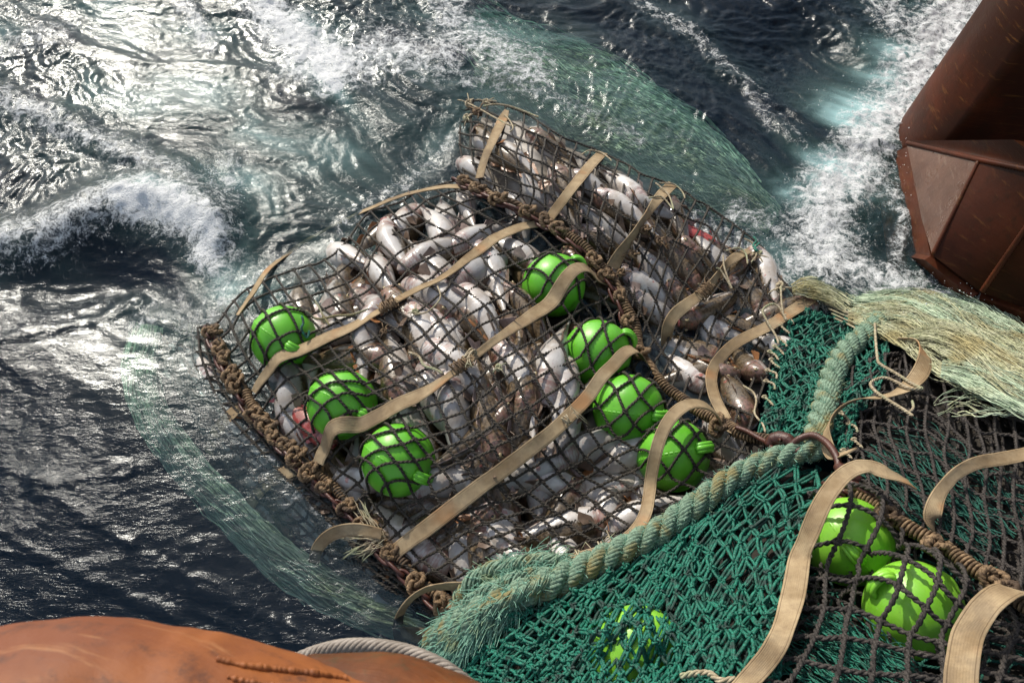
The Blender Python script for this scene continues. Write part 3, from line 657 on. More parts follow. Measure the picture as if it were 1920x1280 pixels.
def make_fish(bend, fat, gape, skin, finm):
    t = empty('fish')
    def by(x): return bend*(x/.52)**2*.52
    mb = MB(); X, G, L = fish_body(mb, bend, fat, gape)
    b = mb.build('body', M[skin], t, attname='belly')
    a_ = np.linspace(0, 2*math.pi, 20, endpoint=False); gx = .31*L+.035*np.clip(-np.sin(a_), 0, 1)**1.5; gv = np.exp(-((G[..., 0]-gx[None])/.0055)**2)*(np.sin(a_) < .55)[None]
    gl = b.data.attributes.new('gill', 'FLOAT', 'POINT'); gl.data.foreach_set('value', gv.reshape(-1).astype(np.float32))
    h = b.data.attributes.new('head', 'FLOAT', 'POINT')
    hv = np.clip((G[..., 0]-.25*L)/(.05*L), 0, 1); h.data.foreach_set('value', hv.reshape(-1).astype(np.float32))
    mb = MB(); k = np.linspace(-1, 1, 9); x0 = -.41*L
    fin(mb, np.stack([np.full(9, x0), by(x0)+0*k, .011*k+.002], -1), np.stack([x0-.085+.028*(1-np.abs(k)), by(x0)*1.25+0*k, .052*k+.002], -1)); mb.build('tail_fin', M[finm], t)
    for (xa, xb, h_) in ((.22,.08,.024),(.04,-.12,.022),(-.17,-.33,.018)):
        mb = MB(); k = np.linspace(0, 1, 7); x = (xa+(xb-xa)*k)*L; zt = np.interp(-x, -X[::1], G[:, 5, 2]) 
        fin(mb, np.stack([x, by(x), zt-.004], -1), np.stack([x-.02, by(x)+.006*k, zt+h_*(1-.7*k)*np.sin(np.clip(k+.25, 0, 1)*math.pi)**.3], -1)); mb.build('dorsal_fin', M[finm], t)
    for (xa, xb, h_) in ((-.0,-.15,.018),(-.18,-.32,.015)):
        mb = MB(); k = np.linspace(0, 1, 7); x = (xa+(xb-xa)*k)*L; zt = np.interp(-x, -X[::1], G[:, 15, 2])
        fin(mb, np.stack([x, by(x), zt+.004], -1), np.stack([x-.02, by(x)+.005*k, zt-h_*(1-.7*k)], -1)); mb.build('anal_fin', M[finm], t)
    for s in (-1, 1):
        mb = MB(); k = np.linspace(-1, 1, 7); x0 = .27*L; yb = np.interp(-x0, -X, G[:, 0, 1]) if s > 0 else np.interp(-x0, -X, G[:, 10, 1])
        fin(mb, np.stack([x0-.004*np.abs(k), yb-s*.003+0*k, .012*k-.01], -1), np.stack([x0-.062+.012*np.abs(k), yb+s*(.022+.006*k), .027*k-.018], -1)); mb.build('pectoral_fin', M[finm], t)
        mb = MB(); k = np.linspace(0, 1, 5); fin(mb, np.stack([(.24-.03*k)*L, s*.012+by(.24*L)+0*k, -.058+0*k], -1), np.stack([(.16-.03*k)*L, s*.03+0*k, -.066-.006*k], -1)); mb.build('pelvic_fin', M[finm], t)
        xe = .425*L; ye = np.interp(-xe, -X, G[:, 3 if s > 0 else 7, 1]); ze = np.interp(-xe, -X, G[:, 3, 2])-.006
        mb = MB(); th = np.linspace(0.05, math.pi-.05, 8); ph = np.linspace(0, 2*math.pi, 12, endpoint=False)
        for rr, dd, mt, nm in ((.0125, 0, 'iris', 'eye'),):
            q = np.stack([rr*np.sin(th)[:, None]*np.cos(ph)+xe, (rr*.55*np.cos(th))[:, None]+0*ph+ye*1.02, rr*np.sin(th)[:, None]*np.sin(ph)+ze], -1); mb.grid(q, closeu=True); e = mb.build(nm, M[mt], t)
        mb = MB(); rr = .0065
        q = np.stack([rr*np.sin(th)[:, None]*np.cos(ph)+xe, (rr*.7*np.cos(th))[:, None]+0*ph+ye*1.02+s*.0048, rr*np.sin(th)[:, None]*np.sin(ph)+ze], -1); mb.grid(q, closeu=True); mb.build('pupil', M['eye'], e)
    # mouth: lips ring and, when gaping, pink inside
    mb = MB(); a = np.linspace(0, 2*math.pi, 18, endpoint=False); w = .016+.008*gape; hh = .006+.02*gape
    P = np.stack([.495*L-.012*np.abs(np.cos(a))+.012*gape*np.sin(a)*0, by(.49*L)+w*np.cos(a), -.006+hh*np.sin(a)], -1)
    tube(mb, P, .0045, 6, None, closed=True)
    if gape:
        Q = np.stack([np.stack([(.498-.0*k)*L-.012*np.abs(np.cos(a))-.03*k, by(.49*L)+w*(1-k*.5)*np.cos(a), -.006+hh*(1-k*.5)*np.sin(a)], -1) for k in (-.1,.5,1.)]); mb.grid(Q, closeu=True)
    mb.build('mouth', M['mouth'] if gape else M['fin_pale'], t)
    return t
def copy_tree(o, parent=None):
    c = o.copy(); COL.objects.link(c)
    if parent: c.parent = parent
    for ch in o.children: copy_tree(ch, c)
    return c
VAR = [(.10,1.,0,'fish','fin_pale'),(-.22,1.05,0,'fish','fin'),(.28,.95,1,'fish','fin_pale'),(-.08,1.1,0,'fish','fin'),(.38,1.,0,'fish','fin_orange'),(-.32,1.,1,'fish','fin')]
PROTO = [None]*len(VAR); RED = [None]
def inpoly(x, y, poly):
    c = False; n = len(poly)
    for i in range(n):
        x0, y0 = poly[i]; x1, y1 = poly[i-1]
        if (y0 > y) != (y1 > y) and x < (x1-x0)*(y-y0)/(y1-y0)+x0: c = not c
    return c
LANDMARK = [((532,634),'leftmost green float'),((642,758),'second float of the left row'),((747,862),'lowest float of the left row'),((1038,535),'topmost green float'),((1122,660),'second float of the right row'),
 ((1178,768),'third float of the right row'),((1262,853),'float under the curving strap'),((725,572),'lashing of the upper left strap'),((865,685),'lashing of the middle strap'),((960,865),'long plain strap'),
 ((900,470),'bend of the highest full strap'),((790,370),'strap along the top waterline'),((480,560),'far left tip of the net'),((1000,980),'net edge above the teal rope'),((830,1060),'main net lower left corner'),
 ((1000,600),'gap above the middle strap'),((920,265),'short strap at the tip'),((1090,335),'straight far side strap'),((1200,420),'twisted far side strap'),((1320,540),'knotted strap at the far edge'),
 ((1240,520),'red flesh at the far edge'),((1350,620),'water washing over the net'),((1050,400),'upper end of the chain rope'),((450,840),'sunk strap end by the waterline'),((520,920),'second sunk strap end'),((640,1010),'frayed torn strap'),((380,720),'outer edge of sunk netting'),((700,1090),'looped strap by the wire rope')]
SEEN = {}
ORD = ['nearest','second nearest','third nearest','fourth nearest','fifth nearest','sixth nearest','seventh nearest','eighth nearest','ninth nearest','tenth nearest','eleventh nearest','twelfth nearest']+[w+' nearest' for w in ('thirteenth','fourteenth','fifteenth','sixteenth','seventeenth','eighteenth','nineteenth','twentieth')]
FISHES = []
def place_fish(px, py, ang, roll, pitch_, depth, v, scale=1., red=False, sunk_=False):
    z = Z(px, py)-depth
    P = W(px, py, z); d = S(px+40*math.cos(ang), py-40*math.sin(ang), 0., False)-S(px, py, 0., False)
    d = d/np.linalg.norm(d); n = normal(px, py); x = Vector(d)
    x = (x+Vector(n)*pitch_).normalized(); zv = Vector(n); y = zv.cross(x).normalized(); zv = x.cross(y)
    m = Matrix((x, y, zv)).transposed().to_4x4() @ Matrix.Rotation(roll, 4, 'X')
    src = RED if red else PROTO; vi = 0 if red else v
    if src[vi] is None:
        src[vi] = o = make_fish(.1, 1., 1, 'redfish', 'redfish') if red else make_fish(*VAR[vi])
    else: o = copy_tree(src[vi])
    o.matrix_world = Matrix.Translation(Vector(P)) @ m @ Matrix.Scale(scale, 4)
    c = math.cos(roll)
    look = 'red-skinned fish' if red else 'white belly-up fish' if c < -.45 else 'mottled brown-backed fish' if c > .45 else 'silvery fish on its side'
    FISHES.append((o, px, py, look, sunk_)); return o
MAINP = [(450,640),(500,590),(600,530),(710,450),(790,405),(868,385),(1010,415),(1125,505),(1165,590),(1200,690),(1300,790),(1400,840),(1300,950),(1150,1030),(1000,1085),(880,1140),(740,1020),(620,890),(520,790)]
SIDEP = [(890,325),(895,225),(960,240),(1110,315),(1255,382),(1375,460),(1440,540),(1400,640),(1330,720),(1270,720),(1210,650),(1170,540),(1110,470),(1010,400)]
SUNKP = [(360,620),(385,650),(450,785),(600,945),(722,1075),(840,1150),(740,1110),(620,1040),(520,950),(430,860),(340,740)]
def scatter(poly, dx, dy, rot, depth, jit, angs, seed, sc=(.85,1.1), bellyp=.55, avoid=70, sunk_=False, pit=.12):
    r = random.Random(seed); ca, sa = math.cos(rot), math.sin(rot); k = 0
    xs = [p[0] for p in poly]; ys = [p[1] for p in poly]; cx, cy = (min(xs)+max(xs))/2, (min(ys)+max(ys))/2
    for i in range(-14, 15):
        for j in range(-14, 15):
            a = (i+.5*(j % 2)+r.uniform(-jit, jit))*dx; b = (j+r.uniform(-jit, jit))*dy
            x = cx+a*ca-b*sa; y = cy+a*sa+b*ca
            if not inpoly(x, y, poly) or any(math.hypot(x-fx, y-fy) < avoid for fx, fy in FLOATS[:7]): continue
            ang = r.choice(angs)+r.uniform(-.35, .35)+(math.pi if r.random() < .5 else 0)
            roll = (math.pi+r.uniform(-.9, .9)) if r.random() < bellyp else r.uniform(-1.5, 1.5)
            s = r.uniform(*sc); place_fish(x, y, ang, roll, r.uniform(-pit, pit), depth*s+r.uniform(-.005, .02), r.randrange(len(VAR)), s, False, sunk_); k += 1
D = math.radians
scatter(MAINP, 52, 76, .8, .092, .3, [D(-70), D(-55), D(-100), D(20), D(-40)], 5, bellyp=.55, avoid=80)
scatter(MAINP, 70, 80, .3, .16, .35, [D(-60), D(30), D(80)], 6, bellyp=.35, avoid=60)
scatter(SIDEP, 66, 54, .7, .082, .3, [D(-40), D(-30), D(-55)], 8, sc=(.72,.92), bellyp=.4)
scatter(SUNKP, 50, 46, .8, .078, .35, [D(-50), D(-42), D(-58)], 9, pit=.02, sc=(.7,.95), bellyp=.5, avoid=40, sunk_=True)
place_fish(1300, 440, D(-35), 1.2, .0, .075, 0, .62, red=True); place_fish(575, 790, D(-40), 1.4, 0, .05, 0, .7, red=True, sunk_=False)
scatter([(1200,560),(1290,520),(1420,500),(1470,560),(1440,660),(1380,760),(1270,700)], 60, 52, .7, .05, .3, [D(-40), D(-30), D(-60), D(10)], 12, sc=(.7,.9), bellyp=.35)
place_fish(1040, 1000, D(12), 1.9, 0, .07, 3, .95)
# labels: how each fish looks and which landmark it is n-th nearest to
by = {}
for f in FISHES:
    o, px, py, look, sk = f; lm = min(LANDMARK, key=lambda L: math.hypot(px-L[0][0], py-L[0][1])); by.setdefault((look, sk, lm[1]), []).append((math.hypot(px-lm[0][0], py-lm[0][1]), f))
for (look, sk, lm), l in by.items():
    l.sort(key=lambda t: t[0])
    for i, (_, f) in enumerate(l):
        meta(f[0], (('sunken ' if sk else '')+look+', '+ORD[min(i, 19)]+' such to the '+lm), 'fish', 'fish packed under the net')

# ================================================================== STRAPS
def strap(pts, w, label, lift=.016, tw=None, th=.0026, name='webbing_strap', bulge=True, edge=.0):
    """flat band; pts (px,py[,extra lift[,twist]])"""
    p = [tuple(q)+(0,)*(4-len(q)) for q in pts]; c = cat(p, 6)
    P = S(c[:, 0], c[:, 1], lift+c[:, 2], bulge, gap=.02)
    P[:, 2] += .006*perlin(np.arange(len(P))*.16, np.full(len(P), 3.3+pts[0][0]*.01), 5)
    for _ in range(3): P[1:-1] = (P[:-2]+2*P[1:-1]+P[2:])/4
    T = np.gradient(P, axis=0); T /= np.linalg.norm(T, axis=1, keepdims=True); nn = normal(c[:, 0], c[:, 1])
    sd_ = np.cross(T, nn); sd_ /= np.linalg.norm(sd_, axis=1, keepdims=True); up = np.cross(sd_, T)
    a = c[:, 3]+.25*perlin(np.arange(len(P))*.06, np.full(len(P), pts[0][0]*.01), 7); ca, sa = np.cos(a)[:, None], np.sin(a)[:, None]
    A = sd_*ca+up*sa; B = -sd_*sa+up*ca
    L = np.concatenate([[0], np.cumsum(np.linalg.norm(np.diff(P, axis=0), axis=1))])
    wd = w*(1+.05*perlin(L*9, L*0+1.5, 3))[:, None] if np.isscalar(w) else np.interp(L/L[-1], np.linspace(0, 1, len(w)), w)[:, None]
    us = np.array([0, .04, .12, .3, .5, .7, .88, .96, 1.]); hb = np.array([.5, 1, .9, .65, .6, .65, .9, 1, .5])*th
    row = [P+A*wd*(u-.5)+B*(h+.0015*perlin(L*30+u*5, L*0+u*3, 8)[:, None]) for u, h in zip(us, hb)]+[P+A*wd*(u-.5)-B*h for u, h in zip(us[::-1], hb[::-1])]
    G = np.stack(row, 1); uu = np.concatenate([us, us[::-1]]); UV = np.stack(np.broadcast_arrays(uu[None], L[:, None]), -1)
    mb = MB(); mb.grid(np.concatenate([G, G[:, :1]], 1), uv=np.concatenate([UV, UV[:, :1]], 1))
    e = MB()
    for k in (0, -1): mb.grid(np.stack([G[k, :9], G[k, 9:][::-1]]), uv=np.stack([UV[k, :9], UV[k, 9:][::-1]]))
    return meta(mb.build(name, M['strap'], uv=True), label, 'strap', 'flat tan straps over the net')
def lashing(px, py, ang, label, parent=None, n=11, rad=.022, length=.075, mat='twine', lift=.03, rr=.003):
    """twine wound round a strap"""
    c = S(px, py, lift, False); d = S(px+20*math.cos(ang), py-20*math.sin(ang), lift, False)-c; d /= np.linalg.norm(d)
    a = np.linspace(0, n*2*math.pi, n*14); s = (a/a[-1]-.5)*length; nn = normal(px, py); q = np.cross(d, nn)
    rv = rad*(1+.12*np.sin(a*.37)+.08*rng.standard_normal(len(a)).cumsum()*.02)
    P = c+d*(s+.003*np.sin(a*1.7))[:, None]+q*(rv*np.cos(a))[:, None]+nn*(rv*.62*np.sin(a))[:, None]
    mb = MB(); tube(mb, P, rr, 6, None)
    for k in range(3):
        e = c+d*length*(.3*rng.random()-.1)+nn*rad*.7; f = [e, e+q*.03*rng.standard_normal()+d*.03+nn*.012, e+q*.06*rng.standard_normal()+d*.06]
        tube(mb, cat(f, .01)if 0 else np.array(f), rr*.8, 5, None)
    return meta(mb.build('lashing', M[mat], parent), label)
s0 = strap([(887,352),(835,350),(770,362),(700,388),(620,425),(550,468),(500,508),(470,555),(445,590)], [.03,.036,.036,.03,.028,.03,.03,.028,.02], 'pale tan strap following the top waterline of the main net', lift=.012)
s2 = strap([(476,735,.0),(490,712),(520,683),(580,648),(650,617),(700,590),(727,573),(770,548),(830,520),(880,482),(940,440),(985,423),(1012,420,-.01)], [.03,.05,.062,.06,.055,.04,.035,.032,.036,.048,.052,.05,.04], 'tan strap highest on the main net, narrowed where twine binds it')
lashing(727, 572, D(28), None, s2, mat='tanrope', rad=.026)
s3 = strap([(597,868),(603,850),(630,822),(690,790),(750,757),(800,733),(850,698),(880,675),(920,645,0,-.3),(970,610),(1030,570),(1080,535),(1120,522),(1142,528,-.02)], [.05,.062,.062,.06,.056,.03,.03,.032,.05,.06,.062,.056,.054,.05], 'tan strap through the middle of the main net, knotted at its centre with twine')
lashing(865, 684, D(33), None, s3, mat='tanrope', rad=.025); lashing(880, 668, D(-30), None, s3, n=4, rad=.03, length=.02, rr=.0035)
s4 = strap([(738,1035,-.01),(760,1018),(820,975),(890,920),(960,868),(1040,805),(1090,757),(1130,715),(1170,688),(1205,680),(1232,690,-.03)], [.055,.06,.06,.056,.055,.053,.052,.052,.052,.05,.05], 'long plain tan strap crossing the main net unbroken from lower left to upper right')
lashing(1062, 787, D(40), None, s4, n=3, rad=.016, length=.03, rr=.0025)
s5 = strap([(1050,1052,.01),(1110,1040,.01),(1170,1015,.02),(1205,975,.03),(1217,930,.04),(1222,880,.05),(1235,835,.05),(1262,803,.04),(1300,790,.02),(1345,795,.0),(1378,808)], [.05,.052,.054,.05,.046,.045,.045,.048,.05,.045,.04], 'tan strap curving over the lowest float of the right row to the teal rope')
for x_, y_ in ((1085, 1046), (1127, 1030)): lashing(x_, y_, D(10), None, s5, n=2, rad=.03, length=.012, rr=.003)
strap([(950,207),(940,230,.01),(922,268,.01),(908,300),(899,335)], [.025,.05,.05,.048,.045], 'short tan strap nearest the top tip of the net')
strap([(1130,287),(1105,312,.012),(1075,350,.014),(1048,385),(1028,412)], [.05,.052,.052,.05,.05], 'straight tan strap in the middle of the far side panel')
strap([(1262,345),(1240,365,.01),(1215,400,.012,.5),(1188,440,.012,.9),(1165,472,.01,.6),(1148,502,.0,.2)], [.05,.055,.042,.034,.05,.056], 'twisted tan strap of the far side panel ending at the knotted rope')
s9 = strap([(1405,470,.02),(1375,485,.03),(1348,512,.03,.6),(1325,543,.03),(1295,565,.03),(1265,590,.025,.3),(1252,615,.02),(1248,662,-.09)], [.03,.045,.03,.035,.045,.055,.05,.05], 'rumpled tan strap bound with cord at the far edge where water washes over')
lashing(1322, 545, D(50), None, s9, mat='tanrope', rad=.026, lift=.05)
strap([(1520,560,.02),(1490,580,.03),(1440,612,.03),(1385,640,.03,.2),(1350,670,.03,.5),(1333,705,.03,.3),(1340,745,.02,.1),(1362,785,.01)], [.05,.055,.055,.05,.045,.05,.05,.04], 'tan strap curving down from the tight green netting to the dark wet net')
strap([(1690,640,.04,1.0),(1722,645,.08,1.1),(1736,668,.08,.5),(1722,705,.06,.1),(1690,733,.05,-.2),(1650,745,.05,-.3),(1605,750,.06,-.7),(1568,772,.07,-1.0),(1549,805,.06,-.9),(1552,840,.04,-.4),(1575,880,.02)], [.05,.055,.06,.06,.06,.055,.05,.045,.045,.04,.035], 'tan strap curled in an S beside the short teal rope, below the pale fibres', lift=.04)
strap([(1960,842,.06),(1900,856,.06,.4),(1840,866,.06,.7),(1795,886,.06,.9),(1762,925,.05,.6),(1748,965,.04,.1),(1745,1005,-.07)], [.05,.045,.042,.04,.04,.05,.055], 'narrow tan strap arching over the dark net at the right edge', lift=.03)
strap([(1672,952,-.1),(1640,922,.03),(1605,908,.06,.2),(1560,925,.07,.4),(1520,975,.07,.1),(1500,1040,.06),(1488,1110,.06),(1468,1180,.06),(1445,1225,.06,.5),(1415,1262,.05,.2),(1380,1300,.04)], [.05,.05,.052,.056,.062,.066,.066,.06,.055,.06], 'tan strap running from the rusty shackle down between green netting and coarse net', lift=.03)
strap([(1905,1108,.04),(1865,1120,.08,.2),(1828,1155,.09),(1808,1215,.08),(1800,1300,.08)], [.06,.07,.075,.075,.075], 'widest tan strap hanging at the lower right corner', lift=.03)
strap([(470,748,-.0),(435,775,.0),(405,810,.0),(392,850,-.02)], .055, 'sunken tan strap seen through the water left of the upper chain', lift=.01, bulge=False)
strap([(560,875,.0),(510,900,.0),(478,930,.0),(465,960,-.02)], .055, 'sunken tan strap seen through the water below the chain', lift=.01, bulge=False)
s16 = strap([(715,1000,.02),(670,992,.04,.2),(625,1000,.05,.4),(597,1025,.04,.6),(588,1055,.0,.7)], [.04,.05,.05,.045,.04], 'torn tan strap with frayed white threads at the waterline', lift=.03, bulge=False)
mb = MB()
for k in range(34):
    b = S(715+rng.normal(0, 6), 1012+rng.normal(0, 8), .03, False); hd = rng.random()
    e = S(640+50*rng.random(), 1042+rng.normal(0, 8), .045, False) if k < 16 else S(660+30*rng.random(), 925+rng.random()*40, .03, False) if k < 26 else S(620+60*rng.random(), 1000+rng.random()*10, .06, False)
    mid = (b+e)/2+rng.normal(0, .008, 3)+(0, 0, .02); tube(mb, resample(np.vstack([b, .25*b+.5*mid+.25*e, e]), 8)if 0 else np.array([(1-t)**2*b+2*t*(1-t)*mid+t*t*e for t in np.linspace(0, 1, 9)])+rng.normal(0, .0015, (9, 3)), .0018, 4, None)
meta(mb.build('thread', M['twine'], s16), None, None, None, 'stuff')
strap([(905,1110,.02,.4),(860,1100,.06,.9),(805,1102,.08,1.0),(765,1128,.08,.9),(746,1165,.07,.7),(752,1205,.03,.3)], [.045,.05,.04,.036,.038,.045], 'looped tan strap standing beside the end of the long teal rope', lift=.03)
strap([(752,1185,.07),(790,1192,.08,.2),(835,1200,.06)], [.05,.06,.05], 'torn tan strap wrapped round the end of the long teal rope', lift=.04)

# ================================================================== KNOTTED ROPES WITH CHAIN
def knotball(mb, c, d, s, r, seed):
    """bulky lashing knot: rope wound into a lump, laid across direction d"""
    g = np.random.default_rng(seed); n = 2+seed % 2
    a = np.linspace(0, 2*math.pi, 54, endpoint=False); ph = g.random()*6
    d = d/np.linalg.norm(d); q = np.cross(d, (0, 0, 1.)); q /= np.linalg.norm(q); w = np.cross(q, d)
    u = (2+np.cos(3*a+ph))*np.cos(2*a); v = (2+np.cos(3*a+ph))*np.sin(2*a); z = np.sin(3*a+ph)
    P = c+d*(u*s*.26)[:, None]+q*(v*s*.40)[:, None]+w*(z*s*.42+s*.3)[:, None]+g.normal(0, s*.02, (54, 3))
    T, A, B = frames(P)
    for k in range(3):
        p = a*14+k*2.094; tube(mb, P+r*.5*(np.cos(p)[:, None]*A+np.sin(p)[:, None]*B), r*.62, 6, None, closed=True)
def chain_rope(name, pts, label, knots, chain=(0., 1.), wrap=(), lift=.02, rr=.012, seizing=True):
    root = empty(name, tuple(S(*pts[0])), label, 'rope')
    inv = Matrix.Translation(-Vector(root.location))
    def fix(o): o.matrix_parent_inverse = inv; return o
    c = cat(pts, 2); P = S(c[:, 0], c[:, 1], lift, False); L = np.concatenate([[0], np.cumsum(np.linalg.norm(np.diff(P, axis=0), axis=1))]); tot = L[-1]
    t = np.linspace(0, tot, int(tot/.004)); P = np.stack([np.interp(t, L, P[:, k]) for k in range(3)], -1)
    nn = np.array([0, 0, 1.])
    T = np.gradient(P, axis=0); T /= np.linalg.norm(T, axis=1, keepdims=True); q = np.cross(T, nn); q /= np.linalg.norm(q, axis=1, keepdims=True)
    inw = 1 if name == 'knotted_rope' else 1
    mb = MB(); Pm = P+q*(.006*np.sin(t*30))[:, None]; twist(mb, Pm, 3, rr*.55, rr*.6, .07, 6); fix(mb.build('core_rope', M['tanrope'], root))
    # twine wound tightly round the core
    for a0, a1 in wrap:
        mb = MB(); m = (t/tot >= a0) & (t/tot <= a1); Q = Pm[m]; tt = t[m]; k = int((tt[-1]-tt[0])/.0011)
        ts = np.linspace(tt[0], tt[-1], k); Q = np.stack([np.interp(ts, tt, Q[:, j]) for j in range(3)], -1); T2, A2, B2 = frames(Q, UPV); ph = ts/.0125*2*math.pi
        rad = rr*(1.5+.35*perlin(ts*16, ts*0+a0*7, 3))
        tube(mb, Q+rad[:, None]*(np.cos(ph)[:, None]*A2+np.sin(ph)[:, None]*B2), .0052, 5, None); fix(mb.build('wrapping', M['tanrope'], root))
    # chain links
    off = .030; step = .062; i = 0; s = chain[0]*tot
    while s < chain[1]*tot-.05:
        j = int(s/tot*(len(P)-1)); cpt = P[j]-q[j]*0+q[j]*off*(-1 if chain_side[0] < 0 else 1); d = T[j]; sidev = q[j] if i % 2 else nn*.9+q[j]*.35
        a = np.linspace(0, 2*math.pi, 22, endpoint=False); ll = .044; ww = .017
        Q = cpt+d*(np.sign(np.cos(a))*np.abs(np.cos(a))**.7*ll)[:, None]+(sidev/np.linalg.norm(sidev))*(np.sin(a)*ww)[:, None]
        mb = MB(); tube(mb, Q, .0072, 8, None, closed=True); fix(mb.build('chain_link', M['iron'], root)); s += step; i += 1
    for i, k in enumerate(knots):
        mb = MB(); j = int(k*(len(P)-1)); sz = .026+.013*rng.random(); knotball(mb, P[j]+q[j]*(off*.6*chain_side[0]+rng.normal(0, .006))+nn*.004, T[j]+q[j]*rng.standard_normal()*.9, sz, .0105, i+int(pts[0][0])); fix(mb.build('knot', M['tanrope'], root))
    return root
chain_side = [1]
chain_side[0] = 1
kr = chain_rope('knotted_rope', LEFT, 'brown knotted rope with rusty chain along the lower left edge of the main net', [.03,.09,.12,.17,.2,.3,.34,.37,.41,.45,.50,.55,.62,.68,.76,.84,.92], chain=(.02,.97), wrap=[(.22,.3),(.5,.6),(.68,.8),(.86,1.)], lift=.0)
chain_rope('knotted_rope', RIGHT, 'brown knotted rope with rusty chain between the main net and the far side panel', [.02,.08,.15,.22,.27,.31,.42,.46,.52,.58,.66,.9], chain=(.0,.6), wrap=[(.3,.47),(.5,.66),(.72,1.)], lift=.015)
chain_rope('knotted_rope', [(1570,905),(1615,930),(1660,958),(1710,990),(1760,1022),(1800,1045),(1860,1085),(1910,1125),(1960,1150)], 'tan rope wound with twine above the lime floats at the lower right', [.3,.52,.78,.86], chain=(.02,.3), wrap=[(.12,.3),(.32,.5),(.54,.76),(.8,1.)], lift=.05, rr=.013)

# ================================================================== THICK TEAL ROPES
def fuzz(mb, P, n, rad, ln, r, frame_ref=UPV, droop=.3):
    T, A, B = frames(P, frame_ref); idx = rng.integers(2, len(P)-2, n); ph = rng.random(n)*2*math.pi
    t = np.linspace(0, 1, 6)
    for i, p in zip(idx, ph):
        o = math.cos(p)*A[i]+math.sin(p)*B[i]; rd = rad if np.isscalar(rad) else rad[i]
        d = T[i]*rng.standard_normal()*1.0+o*(.5+.5*rng.random())+np.cross(T[i], o)*rng.standard_normal()*.8; d /= np.linalg.norm(d)
        l = ln*(.4+rng.random()); q = P[i]+o*rd*.9
        curl = rng.normal(0, .35, 3)*l
        Q = q+d*(t*l)[:, None]+curl*(t*t)[:, None]-np.array([0, 0, droop])*l*(t*t)[:, None]
        tube(mb, Q, r, 3, None, cap=False)
def big_rope(pts, label, rad, lift, nf, taper=None):
    root = empty('thick_rope', (0, 0, 0), label, 'rope'); P = onnet(pts, 3, lift, False)
    L = np.concatenate([[0], np.cumsum(np.linalg.norm(np.diff(P, axis=0), axis=1))]); t = np.linspace(0, L[-1], int(L[-1]/.0045)); P = np.stack([np.interp(t, L, P[:, k]) for k in range(3)], -1)
    rad_ = rad*np.interp(t/t[-1], np.linspace(0, 1, len(taper)), taper) if taper else np.full(len(t), rad)
    T, A, B = frames(P, UPV)
    for s in range(3):
        ph = t/.21*2*math.pi+s*2*math.pi/3; Q = P+rad_[:, None]*.6*(np.cos(ph)[:, None]*A+np.sin(ph)[:, None]*B)
        # each strand is itself a bundle of yarns
        mb = MB(); k = 9; T2, A2, B2 = frames(Q)
        tube(mb, Q, rad_*.46, 10, None)
        for y in range(k):
            pp = -t/.10*2*math.pi+y*2*math.pi/k; tube(mb, Q+(rad_*.42)[:, None]*(np.cos(pp)[:, None]*A2+np.sin(pp)[:, None]*B2), rad_*.17*(1+.25*rng.random(len(t))), 5, UPV)
        mb.build('strand', M['rope'], root)
    mb = MB(); fuzz(mb, P, nf, rad_*.95, .016, .0011); o = mb.build('fuzz', M['fuzz'], root); o['kind'] = 'stuff'
    return root, P
big_rope([(1652,600,-.02),(1625,625),(1590,655),(1563,700),(1548,755),(1535,805),(1522,840,-.02)], 'short thick three-strand teal rope rising from the shackle to the pale fibres', .039, .05, 1800)
br, BP = big_rope([(1545,838,-.01),(1510,845),(1450,862),(1380,893),(1300,950),(1230,1000),(1150,1040),(1060,1083),(970,1118),(890,1162),(815,1205)], 'long thick teal rope with a frayed end running diagonally below the fish', .037, .055, 4200, [.9,1,1,1.05,1.1,1.15,1.2,1.35,1.5,1.55,1.3])
mb = MB()
for k in range(700):
    a = rng.random(); cx = 905+150*a; cy = 1108-48*a-18*math.sin(a*math.pi)+rng.normal(0, 12)
    q = S(cx, cy, .06+.05*rng.random(), False); d = np.array([1., .35, .0])*rng.choice([-1, 1])+rng.normal(0, .35, 3); d /= np.linalg.norm(d); l = .05+.06*rng.random(); t = np.linspace(-.5, .5, 7)
    Q = q+d*(t*l)[:, None]+np.array([0, 0, -.25*l])*(t*t*4)[:, None]+rng.normal(0, .3*l, 3)*(t**2)[:, None]; tube(mb, Q, .0013, 3, None, cap=False)
fb = MB()
for pts_, rr_ in (([(860,1150,.02),(872,1105,.04),(915,1072,.05),(975,1056,.05),(1035,1052,.04),(1062,1064,.02),(1035,1084,.04),(985,1092,.05)], .024), ([(850,1165,.02),(885,1128,.05),(930,1100,.06),(985,1080,.06),(1030,1076,.04)], .022), ([(830,1185,.03),(880,1160,.07),(940,1130,.08),(1000,1100,.07),(1050,1082,.04)], .02)):
    Q_ = onnet(pts_, 3, .04, False); L_ = np.concatenate([[0], np.cumsum(np.linalg.norm(np.diff(Q_, axis=0), axis=1))]); t_ = np.linspace(0, L_[-1], int(L_[-1]/.005)); Q_ = np.stack([np.interp(t_, L_, Q_[:, k_]) for k_ in range(3)], -1)
    Q_ += .006*np.stack([perlin(t_*14, t_*0+k_, 91) for k_ in range(3)], -1); T_, A_, B_ = frames(Q_, UPV)
    tube(fb, Q_, rr_*.85, 10, None)
    for y_ in range(16):
        p_ = t_/.16*2*math.pi+y_*2*math.pi/16+.5*perlin(t_*9, t_*0+y_*1.7, 92); rad2 = rr_*(.95+.25*perlin(t_*12, t_*0+y_*2.3, 93))
        tube(fb, Q_+rad2[:, None]*(np.cos(p_)[:, None]*A_+np.sin(p_)[:, None]*B_), rr_*.2, 5, UPV)
    fuzz(mb, Q_, 500, rr_, .03, .0012)
fb.build('frayed_fold', M['rope'], br)
